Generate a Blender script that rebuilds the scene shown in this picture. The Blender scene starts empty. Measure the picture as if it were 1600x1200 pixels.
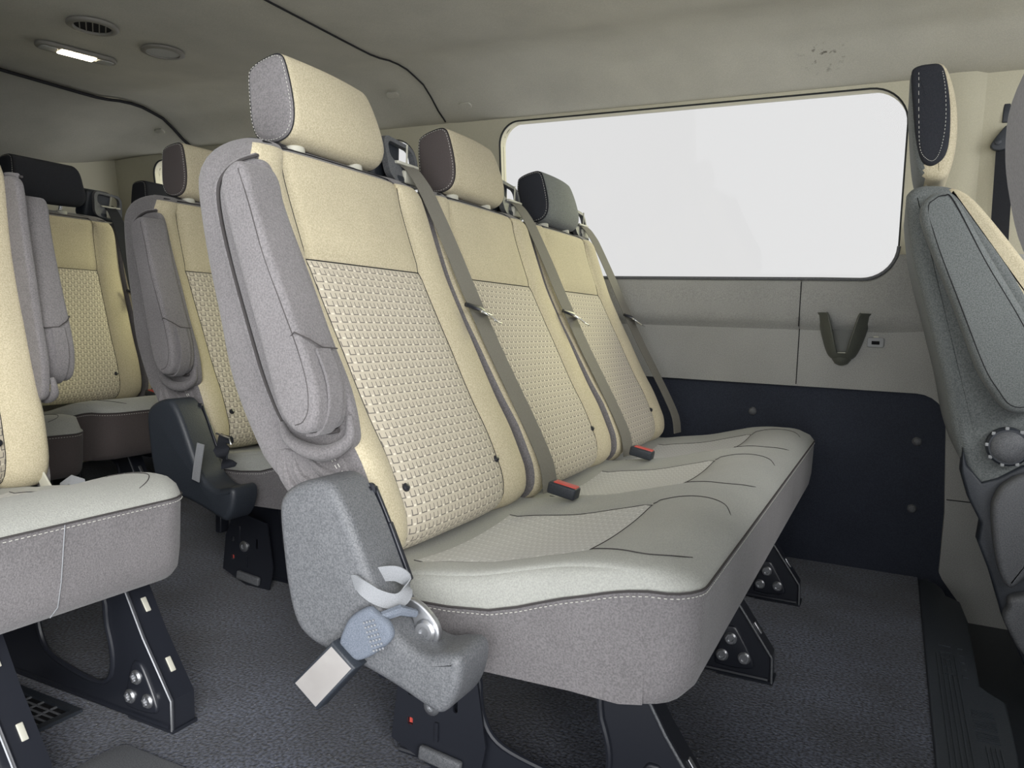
import bpy, bmesh, math, random
from mathutils import Vector, Matrix
random.seed(7)
C = bpy.context.scene.collection
SC = bpy.context.scene

# ------------------------------------------------------------------ camera
cd = bpy.data.cameras.new('camera'); cam = bpy.data.objects.new('camera', cd); C.objects.link(cam)
SC.camera = cam
cR = Vector((0.8961, 0.4426, 0.0336)); cU = Vector((-0.0668, 0.0596, 0.996)); cF = Vector((-0.4389, 0.8947, -0.083))
cam.matrix_world = Matrix(((cR.x, cU.x, -cF.x, 0.7986), (cR.y, cU.y, -cF.y, -0.9193), (cR.z, cU.z, -cF.z, 0.7016), (0, 0, 0, 1)))
cd.sensor_width = 36.0; cd.lens = 36.0 * 1208.0 / 1600.0; cd.clip_start = 0.02

# ------------------------------------------------------------------ world, lights, exposure
SC.view_settings.view_transform = 'Standard'; SC.view_settings.look = 'None'
SC.view_settings.gamma = 1.0; SC.view_settings.use_curve_mapping = False
SC.view_settings.exposure = 0.0
w = bpy.data.worlds.new('overcast_sky'); SC.world = w; w.use_nodes = True
nt = w.node_tree; nt.nodes.clear()
wo = nt.nodes.new('ShaderNodeOutputWorld'); bg = nt.nodes.new('ShaderNodeBackground')
tc = nt.nodes.new('ShaderNodeTexCoord'); 
mr = nt.nodes.new('ShaderNodeMapRange'); mx = nt.nodes.new('ShaderNodeMix'); mx.data_type = 'RGBA'
dp = nt.nodes.new('ShaderNodeVectorMath'); dp.operation = 'DOT_PRODUCT'; dp.inputs[1].default_value = (.74, -.58, -.34)
nt.links.new(tc.outputs['Generated'], dp.inputs[0]); nt.links.new(dp.outputs['Value'], mr.inputs['Value'])
# overcast sky: even light grey on the far side, brighter behind the open door where the sun stands
mr.inputs['From Min'].default_value = 0.0; mr.inputs['From Max'].default_value = 0.8
mr.inputs['To Min'].default_value = 0.0; mr.inputs['To Max'].default_value = 1.0
nt.links.new(mr.outputs[0], mx.inputs[0])
mx.inputs[6].default_value = (0.752, 0.752, 0.752, 1); mx.inputs[7].default_value = (3.3, 3.36, 3.45, 1)
nt.links.new(mx.outputs[2], bg.inputs[0]); bg.inputs[1].default_value = 1.0
nt.links.new(bg.outputs[0], wo.inputs[0])

def area_light(name, loc, target, sx_, sy_, power, col=(1, 1, 1)):
    l = bpy.data.lights.new(name, 'AREA'); l.shape = 'RECTANGLE'; l.size = sx_; l.size_y = sy_; l.energy = power; l.color = col
    o = bpy.data.objects.new(name, l); C.objects.link(o); o.location = loc
    d = Vector(target) - Vector(loc); o.rotation_euler = d.to_track_quat('-Z', 'Y').to_euler()
    return o
sl = bpy.data.lights.new('hazy_sun', 'SUN'); sl.energy = 2.5; sl.angle = math.radians(32); sl.color = (1.0, 0.985, 0.96)
so = bpy.data.objects.new('hazy_sun', sl); C.objects.link(so)
so.rotation_euler = Vector((-0.72, 0.60, -0.34)).to_track_quat('-Z', 'Y').to_euler(); so.location = (2, -4, 3)
sl2 = bpy.data.lights.new('window_sun', 'SUN'); sl2.energy = 2.1; sl2.angle = math.radians(25); sl2.color = (1.0, 0.98, 0.60)
so2 = bpy.data.objects.new('window_sun', sl2); C.objects.link(so2)
so2.rotation_euler = Vector((-0.42, -0.78, -0.46)).to_track_quat('-Z', 'Y').to_euler(); so2.location = (2, 4, 3)

# ------------------------------------------------------------------ materials
def N(nt, t, **kw):
    n = nt.nodes.new(t)
    for k, v in kw.items(): setattr(n, k, v)
    return n
def base_mat(name, col, rough=0.8, metal=0.0, spec=0.3, sheen=0.0):
    m = bpy.data.materials.new(name); m.use_nodes = True
    b = m.node_tree.nodes['Principled BSDF']
    b.inputs['Base Color'].default_value = (*col, 1); b.inputs['Roughness'].default_value = rough
    b.inputs['Metallic'].default_value = metal; b.inputs['Specular IOR Level'].default_value = spec
    if sheen: b.inputs['Sheen Weight'].default_value = sheen; b.inputs['Sheen Roughness'].default_value = 0.5
    return m, b
def noise_mat(name, c1, c2, scale, rough=0.85, bump=0.2, bscale=None, spec=0.25, sheen=0.0, blotch=0.0, dist=0.002, lo=0.35, hi=0.65):
    """two-tone fine noise with bump and optional broad soiling"""
    m, b = base_mat(name, c1, rough, 0, spec, sheen); t = m.node_tree
    tc = N(t, 'ShaderNodeTexCoord'); n = N(t, 'ShaderNodeTexNoise'); n.inputs['Scale'].default_value = scale; n.inputs['Detail'].default_value = 3
    t.links.new(tc.outputs['Object'], n.inputs['Vector'])
    r = N(t, 'ShaderNodeValToRGB'); r.color_ramp.elements[0].position = lo; r.color_ramp.elements[1].position = hi
    r.color_ramp.elements[0].color = (*c1, 1); r.color_ramp.elements[1].color = (*c2, 1)
    t.links.new(n.outputs['Fac'], r.inputs[0]); out = r.outputs[0]
    if blotch:
        n2 = N(t, 'ShaderNodeTexNoise'); n2.inputs['Scale'].default_value = 7.0; n2.inputs['Detail'].default_value = 4
        t.links.new(tc.outputs['Object'], n2.inputs['Vector'])
        mp = N(t, 'ShaderNodeMapRange'); mp.inputs['From Min'].default_value = .3; mp.inputs['From Max'].default_value = .7
        mp.inputs['To Min'].default_value = 1 - blotch; mp.inputs['To Max'].default_value = 1 + blotch
        t.links.new(n2.outputs['Fac'], mp.inputs[0])
        mm = N(t, 'ShaderNodeVectorMath', operation='SCALE'); t.links.new(out, mm.inputs[0]); t.links.new(mp.outputs[0], mm.inputs['Scale']); out = mm.outputs[0]
    t.links.new(out, b.inputs['Base Color'])
    if bump:
        n3 = N(t, 'ShaderNodeTexNoise'); n3.inputs['Scale'].default_value = bscale or scale; n3.inputs['Detail'].default_value = 2
        t.links.new(tc.outputs['Object'], n3.inputs['Vector'])
        bp = N(t, 'ShaderNodeBump'); bp.inputs['Strength'].default_value = bump; bp.inputs['Distance'].default_value = dist
        t.links.new(n3.outputs['Fac'], bp.inputs['Height']); t.links.new(bp.outputs[0], b.inputs['Normal'])
    return m

M = {}
M['beige'] = noise_mat('beige_knit_fabric', (.46, .405, .275), (.62, .555, .40), 420, .9, .3, 420, sheen=.1, blotch=.05)
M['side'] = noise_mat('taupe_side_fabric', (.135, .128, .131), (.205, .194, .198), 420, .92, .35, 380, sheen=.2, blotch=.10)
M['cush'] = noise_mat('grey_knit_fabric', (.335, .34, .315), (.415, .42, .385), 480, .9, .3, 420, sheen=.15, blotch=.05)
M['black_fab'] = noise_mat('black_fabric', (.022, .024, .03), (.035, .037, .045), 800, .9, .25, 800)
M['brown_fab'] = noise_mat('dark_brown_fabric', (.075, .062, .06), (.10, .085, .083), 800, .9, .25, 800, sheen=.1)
M['drv_fab'] = noise_mat('charcoal_seat_fabric', (.115, .127, .127), (.20, .215, .213), 420, .9, .3, 420, sheen=.1)
M['plastic'] = noise_mat('grained_grey_plastic', (.085, .09, .098), (.155, .16, .17), 480, .5, .35, 500, spec=.5)
M['cup'] = noise_mat('olive_grey_plastic', (.085, .09, .075), (.105, .11, .09), 500, .45, .15, 400, spec=.5)
M['dplastic'] = noise_mat('dark_plastic', (.022, .027, .036), (.034, .04, .05), 500, .45, .2, 400, spec=.5)
M['trim'] = noise_mat('grey_wall_trim', (.30, .30, .285), (.41, .41, .385), 420, .6, .2, 500, spec=.35, blotch=.06)
M['lower'] = noise_mat('slate_wall_liner', (.027, .032, .047), (.036, .042, .060), 300, .75, .15, 300, spec=.25, blotch=.08)
M['pillar'] = noise_mat('cream_pillar_trim', (.50, .475, .36), (.55, .52, .40), 400, .6, .1, 400)
M['head'] = noise_mat('headliner_felt', (.43, .415, .355), (.50, .485, .415), 420, .95, .15, 600, blotch=.06)
# a few dark scuff marks rubbed into the headliner above the side window
t = M['head'].node_tree; b = t.nodes['Principled BSDF']; lk = b.inputs['Base Color'].links[0].from_socket
tc = N(t, 'ShaderNodeTexCoord'); ds = N(t, 'ShaderNodeVectorMath', operation='DISTANCE'); ds.inputs[1].default_value = (.575, 1.36, 1.43); t.links.new(tc.outputs['Object'], ds.inputs[0])
nz = N(t, 'ShaderNodeTexNoise'); nz.inputs['Scale'].default_value = 55; nz.inputs['Detail'].default_value = 3; t.links.new(tc.outputs['Object'], nz.inputs['Vector'])
m1 = N(t, 'ShaderNodeMapRange'); m1.inputs['From Min'].default_value = .075; m1.inputs['From Max'].default_value = .02; t.links.new(ds.outputs['Value'], m1.inputs[0])
m2 = N(t, 'ShaderNodeMapRange'); m2.inputs['From Min'].default_value = .59; m2.inputs['From Max'].default_value = .70; t.links.new(nz.outputs['Fac'], m2.inputs[0])
mu = N(t, 'ShaderNodeMath', operation='MULTIPLY'); t.links.new(m1.outputs[0], mu.inputs[0]); t.links.new(m2.outputs[0], mu.inputs[1])
mq = N(t, 'ShaderNodeMix', data_type='RGBA'); t.links.new(mu.outputs[0], mq.inputs[0]); t.links.new(lk, mq.inputs[6]); mq.inputs[7].default_value = (.13, .12, .10, 1); t.links.new(mq.outputs[2], b.inputs['Base Color'])
M['seam'] = base_mat('dark_seam', (.03, .03, .032), .9, 0, .05)[0]
M['soft'] = base_mat('taupe_seam', (.06, .055, .055), .9)[0]
M['stitch'] = base_mat('light_stitch_thread', (.55, .54, .5), .8)[0]
M['belt'] = noise_mat('grey_belt_webbing', (.16, .152, .13), (.22, .21, .18), 1200, .75, .3, 1200)
M['belt_l'] = noise_mat('light_grey_webbing', (.22, .23, .245), (.31, .32, .335), 1500, .7, .3, 1200)
M['belt_b'] = noise_mat('blue_grey_webbing', (.11, .13, .165), (.20, .225, .27), 1200, .7, .4, 900)
M['belt_d'] = noise_mat('black_belt_webbing', (.018, .02, .026), (.03, .032, .04), 1200, .7, .3, 900)
M['chrome'] = base_mat('chrome', (.75, .75, .75), .22, 1.0)[0]
M['steel'] = base_mat('zinc_steel', (.48, .49, .51), .35, .9)[0]
M['blackmetal'] = base_mat('black_painted_steel', (.017, .019, .026), .3, 0.0, .6)[0]
M['buckleg'] = noise_mat('taupe_buckle_plastic', (.30, .285, .275), (.34, .325, .315), 30, .4, 0, spec=.5)
M['collar'] = base_mat('pale_collar_plastic', (.55, .54, .46), .45)[0]
M['red'] = base_mat('red_button_plastic', (.62, .09, .07), .35, 0, .5)[0]
M['rubber'] = noise_mat('black_sill_rubber', (.035, .043, .055), (.05, .058, .07), 400, .55, .2, 300, spec=.4)
M['void'] = base_mat('black_void', (.008, .008, .01), .9)[0]
M['ventp'] = base_mat('overhead_vent_plastic', (.20, .19, .165), .5)[0]
M['sock'] = base_mat('outlet_plastic', (.33, .34, .35), .4)[0]
M['seal'] = base_mat('black_window_seal', (.02, .022, .022), .5)[0]

# carpet
m, b = base_mat('dark_blue_grey_carpet', (.05, .055, .07), 1.0, 0, .1, .3); t = m.node_tree
tc = N(t, 'ShaderNodeTexCoord'); n = N(t, 'ShaderNodeTexNoise'); n.inputs['Scale'].default_value = 170; n.inputs['Detail'].default_value = 2
t.links.new(tc.outputs['Object'], n.inputs['Vector'])
r = N(t, 'ShaderNodeValToRGB'); e = r.color_ramp.elements; e[0].position = .36; e[0].color = (.003, .0045, .010, 1); e[1].position = .68; e[1].color = (.10, .115, .165, 1)
t.links.new(n.outputs['Fac'], r.inputs[0])
n2 = N(t, 'ShaderNodeTexNoise'); n2.inputs['Scale'].default_value = 5; n2.inputs['Detail'].default_value = 3; t.links.new(tc.outputs['Object'], n2.inputs['Vector'])
mp = N(t, 'ShaderNodeMapRange'); mp.inputs['From Min'].default_value = .3; mp.inputs['From Max'].default_value = .7; mp.inputs['To Min'].default_value = .55; mp.inputs['To Max'].default_value = 1.45
t.links.new(n2.outputs['Fac'], mp.inputs[0]); mm = N(t, 'ShaderNodeVectorMath', operation='SCALE'); t.links.new(r.outputs[0], mm.inputs[0]); t.links.new(mp.outputs[0], mm.inputs['Scale'])
# specks of lint
v = N(t, 'ShaderNodeTexVoronoi'); v.inputs['Scale'].default_value = 55; t.links.new(tc.outputs['Object'], v.inputs['Vector'])
lt = N(t, 'ShaderNodeMath', operation='LESS_THAN'); lt.inputs[1].default_value = .055; t.links.new(v.outputs['Distance'], lt.inputs[0])
mxx = N(t, 'ShaderNodeMix', data_type='RGBA'); t.links.new(lt.outputs[0], mxx.inputs[0]); t.links.new(mm.outputs[0], mxx.inputs[6]); mxx.inputs[7].default_value = (.4, .4, .42, 1)
t.links.new(mxx.outputs[2], b.inputs['Base Color'])
bp = N(t, 'ShaderNodeBump'); bp.inputs['Strength'].default_value = .8; bp.inputs['Distance'].default_value = .004; t.links.new(n.outputs['Fac'], bp.inputs['Height']); t.links.new(bp.outputs[0], b.inputs['Normal'])
M['carpet'] = m

# woven insert: rows of light square-wave weave outlined by darker thread (UV in metres)
def weave(name, light, dark, hi, px, py, strength=1.0):
    m, b = base_mat(name, light, .85, 0, .3, .1); t = m.node_tree
    uv = N(t, 'ShaderNodeUVMap'); s = N(t, 'ShaderNodeSeparateXYZ'); t.links.new(uv.outputs[0], s.inputs[0])
    def math_(op, a, b_=None, c=None):
        n = N(t, 'ShaderNodeMath', operation=op)
        for i, x in enumerate((a, b_, c)):
            if x is None: continue
            if isinstance(x, (int, float)): n.inputs[i].default_value = x
            else: t.links.new(x, n.inputs[i])
        return n.outputs[0]
    V = math_('DIVIDE', s.outputs['Y'], py); row = math_('FLOOR', V); fv = math_('FRACT', V)
    U = math_('ADD', math_('DIVIDE', s.outputs['X'], px), math_('MULTIPLY', row, 0.37)); fu = math_('FRACT', U)
    def band(x, lo, hi_): return math_('MULTIPLY', math_('GREATER_THAN', x, lo), math_('LESS_THAN', x, hi_))
    vert1 = math_('MULTIPLY', band(fu, .10, .18), band(fv, .20, .84))
    vert2 = math_('MULTIPLY', band(fu, .62, .70), band(fv, .20, .84))
    bot = math_('MULTIPLY', band(fu, .10, .70), band(fv, .14, .26))
    dk = math_('MINIMUM', math_('ADD', math_('ADD', vert1, vert2), bot), 1.0)
    hl = math_('MULTIPLY', math_('SUBTRACT', 1.0, band(fu, .02, .78)), band(fv, .12, .34))
    x1 = N(t, 'ShaderNodeMix', data_type='RGBA'); t.links.new(math_('MULTIPLY', dk, strength), x1.inputs[0]); x1.inputs[6].default_value = (*light, 1); x1.inputs[7].default_value = (*dark, 1)
    x2 = N(t, 'ShaderNodeMix', data_type='RGBA'); t.links.new(hl, x2.inputs[0]); t.links.new(x1.outputs[2], x2.inputs[6]); x2.inputs[7].default_value = (*hi, 1)
    t.links.new(x2.outputs[2], b.inputs['Base Color'])
    bp = N(t, 'ShaderNodeBump'); bp.inputs['Strength'].default_value = .6; bp.inputs['Distance'].default_value = .002
    t.links.new(math_('ADD', math_('MULTIPLY', dk, -1.0), hl), bp.inputs['Height']); t.links.new(bp.outputs[0], b.inputs['Normal'])
    return m
M['weave'] = weave('woven_cream_insert', (.54, .49, .395), (.17, .155, .14), (.76, .71, .60), .0210, .0136)
M['weave_c'] = weave('woven_grey_insert', (.58, .58, .56), (.40, .40, .385), (.74, .74, .72), .022, .0125, .8)

m = bpy.data.materials.new('clear_window_glass'); m.use_nodes = True; t = m.node_tree; t.nodes.clear()
o = N(t, 'ShaderNodeOutputMaterial'); tr = N(t, 'ShaderNodeBsdfTransparent'); gl = N(t, 'ShaderNodeBsdfGlossy'); gl.inputs['Roughness'].default_value = .02
ms = N(t, 'ShaderNodeMixShader'); ms.inputs[0].default_value = .008
t.links.new(tr.outputs[0], ms.inputs[1]); t.links.new(gl.outputs[0], ms.inputs[2]); t.links.new(ms.outputs[0], o.inputs[0]); M['glass'] = m
m = bpy.data.materials.new('tinted_rear_glass'); m.use_nodes = True; t = m.node_tree; t.nodes.clear()
o = N(t, 'ShaderNodeOutputMaterial'); tr = N(t, 'ShaderNodeBsdfTransparent'); tr.inputs[0].default_value = (.10, .12, .16, 1); gl = N(t, 'ShaderNodeBsdfGlossy'); gl.inputs['Roughness'].default_value = .05
ms = N(t, 'ShaderNodeMixShader'); ms.inputs[0].default_value = .04
t.links.new(tr.outputs[0], ms.inputs[1]); t.links.new(gl.outputs[0], ms.inputs[2]); t.links.new(ms.outputs[0], o.inputs[0]); M['tint'] = m
m = m.copy(); m.name = 'privacy_glass'; M['tint2'] = m
for n_ in m.node_tree.nodes:
    if n_.type == 'BSDF_TRANSPARENT': n_.inputs[0].default_value = (.35, .37, .38, 1)
m, b = base_mat('lit_lamp_lens', (.9, .85, .7), .3); b.inputs['Emission Color'].default_value = (1, .86, .62, 1); b.inputs['Emission Strength'].default_value = 22.0; M['lamp'] = m

# ------------------------------------------------------------------ geometry helpers
class MB:
    """collects vertices, faces, material slots and optional UVs for ONE mesh"""
    def __init__(s): s.v = []; s.f = []; s.mi = []; s.uv = {}
    def add(s, vs, fs, mi=0):
        o = len(s.v); s.v += [tuple(x) for x in vs]
        for f in fs: s.f.append(tuple(i + o for i in f)); s.mi.append(mi)
        return o
    def box(s, c, d, mi=0, rot=None, bev=0.0):
        """box centred at c; bev = corner chamfer"""
        hx, hy, hz = d[0] / 2, d[1] / 2, d[2] / 2
        if bev <= 0: 
            vs = [Vector((x, y, z)) for x in (-hx, hx) for y in (-hy, hy) for z in (-hz, hz)]
            fs = [(0, 1, 3, 2), (4, 6, 7, 5), (0, 4, 5, 1), (2, 3, 7, 6), (0, 2, 6, 4), (1, 5, 7, 3)]
        else:
            bm = bmesh.new(); bmesh.ops.create_cube(bm, size=1)
            for v in bm.verts: v.co = Vector((v.co.x * d[0], v.co.y * d[1], v.co.z * d[2]))
            bmesh.ops.bevel(bm, geom=bm.edges[:], offset=bev, segments=3, affect='EDGES', profile=.5)
            bm.verts.index_update(); vs = [v.co.copy() for v in bm.verts]; fs = [tuple(v.index for v in f.verts) for f in bm.faces]; bm.free()
        if rot is not None: vs = [rot @ v for v in vs]
        s.add([v + Vector(c) for v in vs], fs, mi)
    def tube(s, pts, r, n=6, mi=0, closed=False, cap=True):
        pts = [Vector(p) for p in pts]; L = len(pts); rings = []
        up = None
        for i, p in enumerate(pts):
            a = pts[i - 1] if (i or closed) else p; b = pts[(i + 1) % L] if (i < L - 1 or closed) else p
            d = (b - a); d = d.normalized() if d.length > 1e-9 else Vector((0, 0, 1))
            if up is None: up = Vector((0, 0, 1)) if abs(d.z) < .9 else Vector((1, 0, 0))
            x = d.cross(up).normalized(); y = x.cross(d).normalized(); up = y
            rr = r[i] if isinstance(r, (list, tuple)) else r
            rings.append([p + x * rr * math.cos(2 * math.pi * k / n) + y * rr * math.sin(2 * math.pi * k / n) for k in range(n)])
        o = s.add([q for R_ in rings for q in R_], [], mi)
        for i in range(L if closed else L - 1):
            for k in range(n):
                s.f.append((o + i * n + k, o + i * n + (k + 1) % n, o + ((i + 1) % L) * n + (k + 1) % n, o + ((i + 1) % L) * n + k)); s.mi.append(mi)
        if cap and not closed:
            s.f.append(tuple(o + k for k in range(n))[::-1]); s.mi.append(mi)
            s.f.append(tuple(o + (L - 1) * n + k for k in range(n))); s.mi.append(mi)
    def cyl(s, a, b, r, n=20, mi=0, r2=None):
        s.tube([a, b], [r, r if r2 is None else r2], n, mi)
    def lathe(s, c, axis, prof, n=24, mi=0):
        """prof: (radius, along axis) list; axis unit vector"""
        ax = Vector(axis).normalized(); u = ax.orthogonal().normalized(); w_ = ax.cross(u); c = Vector(c)
        rings = [[c + ax * h + (u * math.cos(2 * math.pi * k / n) + w_ * math.sin(2 * math.pi * k / n)) * r for k in range(n)] for r, h in prof]
        o = s.add([q for R_ in rings for q in R_], [], mi)
        for i in range(len(prof) - 1):
            for k in range(n):
                s.f.append((o + i * n + k, o + i * n + (k + 1) % n, o + (i + 1) * n + (k + 1) % n, o + (i + 1) * n + k)); s.mi.append(mi)
        s.f.append(tuple(o + k for k in range(n))[::-1]); s.mi.append(mi)
        s.f.append(tuple(o + (len(prof) - 1) * n + k for k in range(n))); s.mi.append(mi)
    def prism(s, outline, y0, y1, bev=0.0, mi=0, seg=4, plane='XZ', mi_side=None, mi_back=None, bev_back=None, f3=None):
        """solid from an outline in a plane, y0 = shown face, y1 = back face, rounded edges of radius bev"""
        if mi_side is None: mi_side = mi
        if mi_back is None: mi_back = mi
        if bev_back is None: bev_back = bev
        P = [Vector(p) for p in outline]; n = len(P)
        area = sum(P[i].x * P[(i + 1) % n].y - P[(i + 1) % n].x * P[i].y for i in range(n))
        if area < 0: P = P[::-1]
        nr = []
        for i in range(n):
            a = (P[i] - P[i - 1]).normalized(); b_ = (P[(i + 1) % n] - P[i]).normalized()
            na = Vector((-a.y, a.x)); nb = Vector((-b_.y, b_.x)); q = (na + nb)
            q = q.normalized() if q.length > 1e-6 else na
            nr.append(q / max(.5, q.dot(na)))
        dr = 1 if y1 > y0 else -1
        lev = []
        for k in range(seg + 1):
            a = math.pi / 2 * k / seg; lev.append((bev * (1 - math.sin(a)), y0 + dr * bev * (1 - math.cos(a))))
        if bev == 0: lev = [(0, y0)]
        if bev_back > 0:
            for k in range(seg + 1):
                a = math.pi / 2 * k / seg; lev.append((bev_back * (1 - math.cos(a)), y1 - dr * bev_back * (1 - math.sin(a))))
        else: lev.append((0, y1))
        def to3(p, y):
            if f3: return f3(p.x, p.y, y)
            if plane == 'XZ': return (p.x, y, p.y)
            if plane == 'XY': return (p.x, p.y, y)
            return (y, p.x, p.y)
        rings = [[to3(P[i] + nr[i] * ins, y) for i in range(n)] for ins, y in lev]
        o = s.add([q for R_ in rings for q in R_], [], mi)
        for L in range(len(lev) - 1):
            for k in range(n):
                s.f.append((o + L * n + k, o + L * n + (k + 1) % n, o + (L + 1) * n + (k + 1) % n, o + (L + 1) * n + k)); s.mi.append(mi_side)
        s.f.append(tuple(o + k for k in range(n))[::-1]); s.mi.append(mi)
        s.f.append(tuple(o + (len(lev) - 1) * n + k for k in range(n))); s.mi.append(mi_back)
    def holed(s, outer, inner, y0, y1, plane='XZ', mi=0, f3=None):
        """plate with one opening, both loops in a plane"""
        bm = bmesh.new()
        def loop(L): 
            vs = [bm.verts.new((p[0], p[1], 0)) for p in L]; return vs, [bm.edges.new((vs[i], vs[(i + 1) % len(vs)])) for i in range(len(vs))]
        vo, eo = loop(outer); es = eo; holes = inner if inner and isinstance(inner[0][0], (tuple, list, Vector)) else ([inner] if inner else [])
        vis = []
        for h in holes:
            vi, ei = loop(h); es = es + ei; vis.append(vi)
        bmesh.ops.triangle_fill(bm, use_beauty=True, edges=es, normal=(0, 0, 1))
        bm.verts.index_update()
        def to3(p, y):
            if f3: return f3(p.x, p.y, y)
            if plane == 'XZ': return (p.x, y, p.y)
            if plane == 'XY': return (p.x, p.y, y)
            return (y, p.x, p.y)
        nv = len(bm.verts); F_ = [tuple(v.index for v in f.verts) for f in bm.faces]
        A = [to3(v.co, y0) for v in bm.verts]; B_ = [to3(v.co, y1) for v in bm.verts]
        o = s.add(A + B_, F_ + [tuple(i + nv for i in f[::-1]) for f in F_], mi)
        for L in [vo] + vis:
            ids = [v.index for v in L]
            for i in range(len(ids)):
                a, b_ = ids[i], ids[(i + 1) % len(ids)]
                s.f.append((o + a, o + b_, o + b_ + nv, o + a + nv)); s.mi.append(mi)
        bm.free()
    def xform(s, fn): s.v = [tuple(fn(Vector(p))) for p in s.v]; return s
    def build(s, name, mats, parent=None, smooth=40, uv=None):
        me = bpy.data.meshes.new(name); me.from_pydata(s.v, [], s.f)
        if not isinstance(mats, (list, tuple)): mats = [mats]
        for m_ in mats: me.materials.append(m_)
        me.polygons.foreach_set('material_index', s.mi)
        if uv:
            ul = me.uv_layers.new(name='UVMap')
            for l in me.loops: ul.data[l.index].uv = uv[l.vertex_index]
        bm = bmesh.new(); bm.from_mesh(me); bmesh.ops.recalc_face_normals(bm, faces=bm.faces[:])
        ang = math.radians(smooth)
        for f in bm.faces: f.smooth = smooth > 0
        for e_ in bm.edges: e_.smooth = not (len(e_.link_faces) == 2 and e_.calc_face_angle(0) > ang)
        bm.to_mesh(me); bm.free()
        ob = bpy.data.objects.new(name, me); C.objects.link(ob)
        if parent is not None: ob.parent = parent
        return ob

def tag(o, label, cat, group=None):
    o['label'] = label; o['category'] = cat
    if group: o['group'] = group
    return o
def thing(name, label, cat, loc=(0, 0, 0), group=None):
    o = bpy.data.objects.new(name, None); C.objects.link(o); o.location = loc; o.empty_display_size = .05
    return tag(o, label, cat, group)
def struct(o): o['kind'] = 'structure'; return o
def interp(tab, x):
    if x <= tab[0][0]: return tab[0][1]
    for (a, b_), (c, d) in zip(tab, tab[1:]):
        if x <= c: 
            t_ = (x - a) / (c - a); return b_ + (d - b_) * t_
    return tab[-1][1]
def smooth_interp(tab, x):
    """monotone-ish cubic through table"""
    if x <= tab[0][0]: return tab[0][1]
    if x >= tab[-1][0]: return tab[-1][1]
    for i in range(len(tab) - 1):
        if x <= tab[i + 1][0]: break
    x0, y0 = tab[i]; x1, y1 = tab[i + 1]; h = x1 - x0
    m0 = (y1 - tab[i - 1][1]) / (x1 - tab[i - 1][0]) if i > 0 else (y1 - y0) / h
    m1 = (tab[i + 2][1] - y0) / (tab[i + 2][0] - x0) if i + 2 < len(tab) else (y1 - y0) / h
    t_ = (x - x0) / h
    return (2 * t_**3 - 3 * t_**2 + 1) * y0 + (t_**3 - 2 * t_**2 + t_) * h * m0 + (-2 * t_**3 + 3 * t_**2) * y1 + (t_**3 - t_**2) * h * m1
def spline(pts, sub=5, closed=True):
    """Catmull-Rom refinement of an outline"""
    n = len(pts); out = []
    rng = range(n) if closed else range(n - 1)
    for i in rng:
        if closed: p = [Vector(pts[(i + k - 1) % n]) for k in range(4)]
        else: p = [Vector(pts[max(0, min(n - 1, i + k - 1))]) for k in range(4)]
        for j in range(sub):
            t_ = j / sub
            out.append(.5 * ((2 * p[1]) + (p[2] - p[0]) * t_ + (2 * p[0] - 5 * p[1] + 4 * p[2] - p[3]) * t_**2 + (3 * p[1] - p[0] - 3 * p[2] + p[3]) * t_**3))
    if not closed: out.append(Vector(pts[-1]))
    return out
def rrect(x0, y0, x1, y1, r, n=6):
    out = []
    rs = r if isinstance(r, (list, tuple)) else [r] * 4   # corners: (x1,y1) (x0,y1) (x0,y0) (x1,y0)
    for (cx, cy, a0, rr) in ((x1, y1, 0, rs[0]), (x0, y1, 90, rs[1]), (x0, y0, 180, rs[2]), (x1, y0, 270, rs[3])):
        ox = cx - rr if cx == x1 else cx + rr; oy = cy - rr if cy == y1 else cy + rr
        for k in range(n + 1):
            a = math.radians(a0 + 90 * k / n); out.append((ox + rr * math.cos(a), oy + rr * math.sin(a)))
    return out

# ------------------------------------------------------------------ seat profiles (metres, X forward, Z up)
XF = [(.345, .150), (.365, .176), (.386, .188), (.42, .186), (.446, .176), (.50, .150), (.55, .120), (.60, .093), (.65, .067), (.70, .040), (.776, .001), (.822, -.018), (.88, -.040), (.91, -.050), (.945, -.058), (.962, -.066)]
XB = [(.345, .07), (.40, .045), (.447, .020), (.467, -.005), (.49, -.030), (.592, -.088), (.70, -.120), (.781, -.143), (.86, -.160), (.90, -.164), (.93, -.158), (.962, -.140)]
ZT, ZI = .962, .782
Y0, Y1 = -.078, .402
def front_x(y, z):
    x = smooth_interp(XF, z)
    if y < 0: u = min(1, -y / .078); x += .010 * math.sin(math.pi * min(1, u)) + (.016 * u if z < .5 else .016 * u * max(0, 1 - (z - .5) / .2))
    elif y > .31: u = min(1, (y - .31) / .092); x += .010 * math.sin(math.pi * u)
    else:
        u = y / .31; puff = (1 - abs(2 * u - 1)**5)
        if z < ZI: x += .007 * puff * min(1, (ZI - z) / .03) - .006 * math.sin(math.pi * u) * (1 if z > .5 else max(0, (z - .38) / .12))
        else: x += .006 * puff * min(1, (z - ZI) / .03)
    for ys in (0, .31):
        x -= .0035 * math.exp(-((y - ys) / .006)**2)
    if 0 <= y <= .31: x -= .0035 * math.exp(-((z - ZI) / .006)**2)
    return x

def recl(a):
    ca, sa = math.cos(a), math.sin(a)
    def f(p):
        dx, dz = p.x - .15, p.z - .38
        return Vector((.15 + dx * ca + dz * sa, p.y, .38 - dx * sa + dz * ca))
    return f

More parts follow.
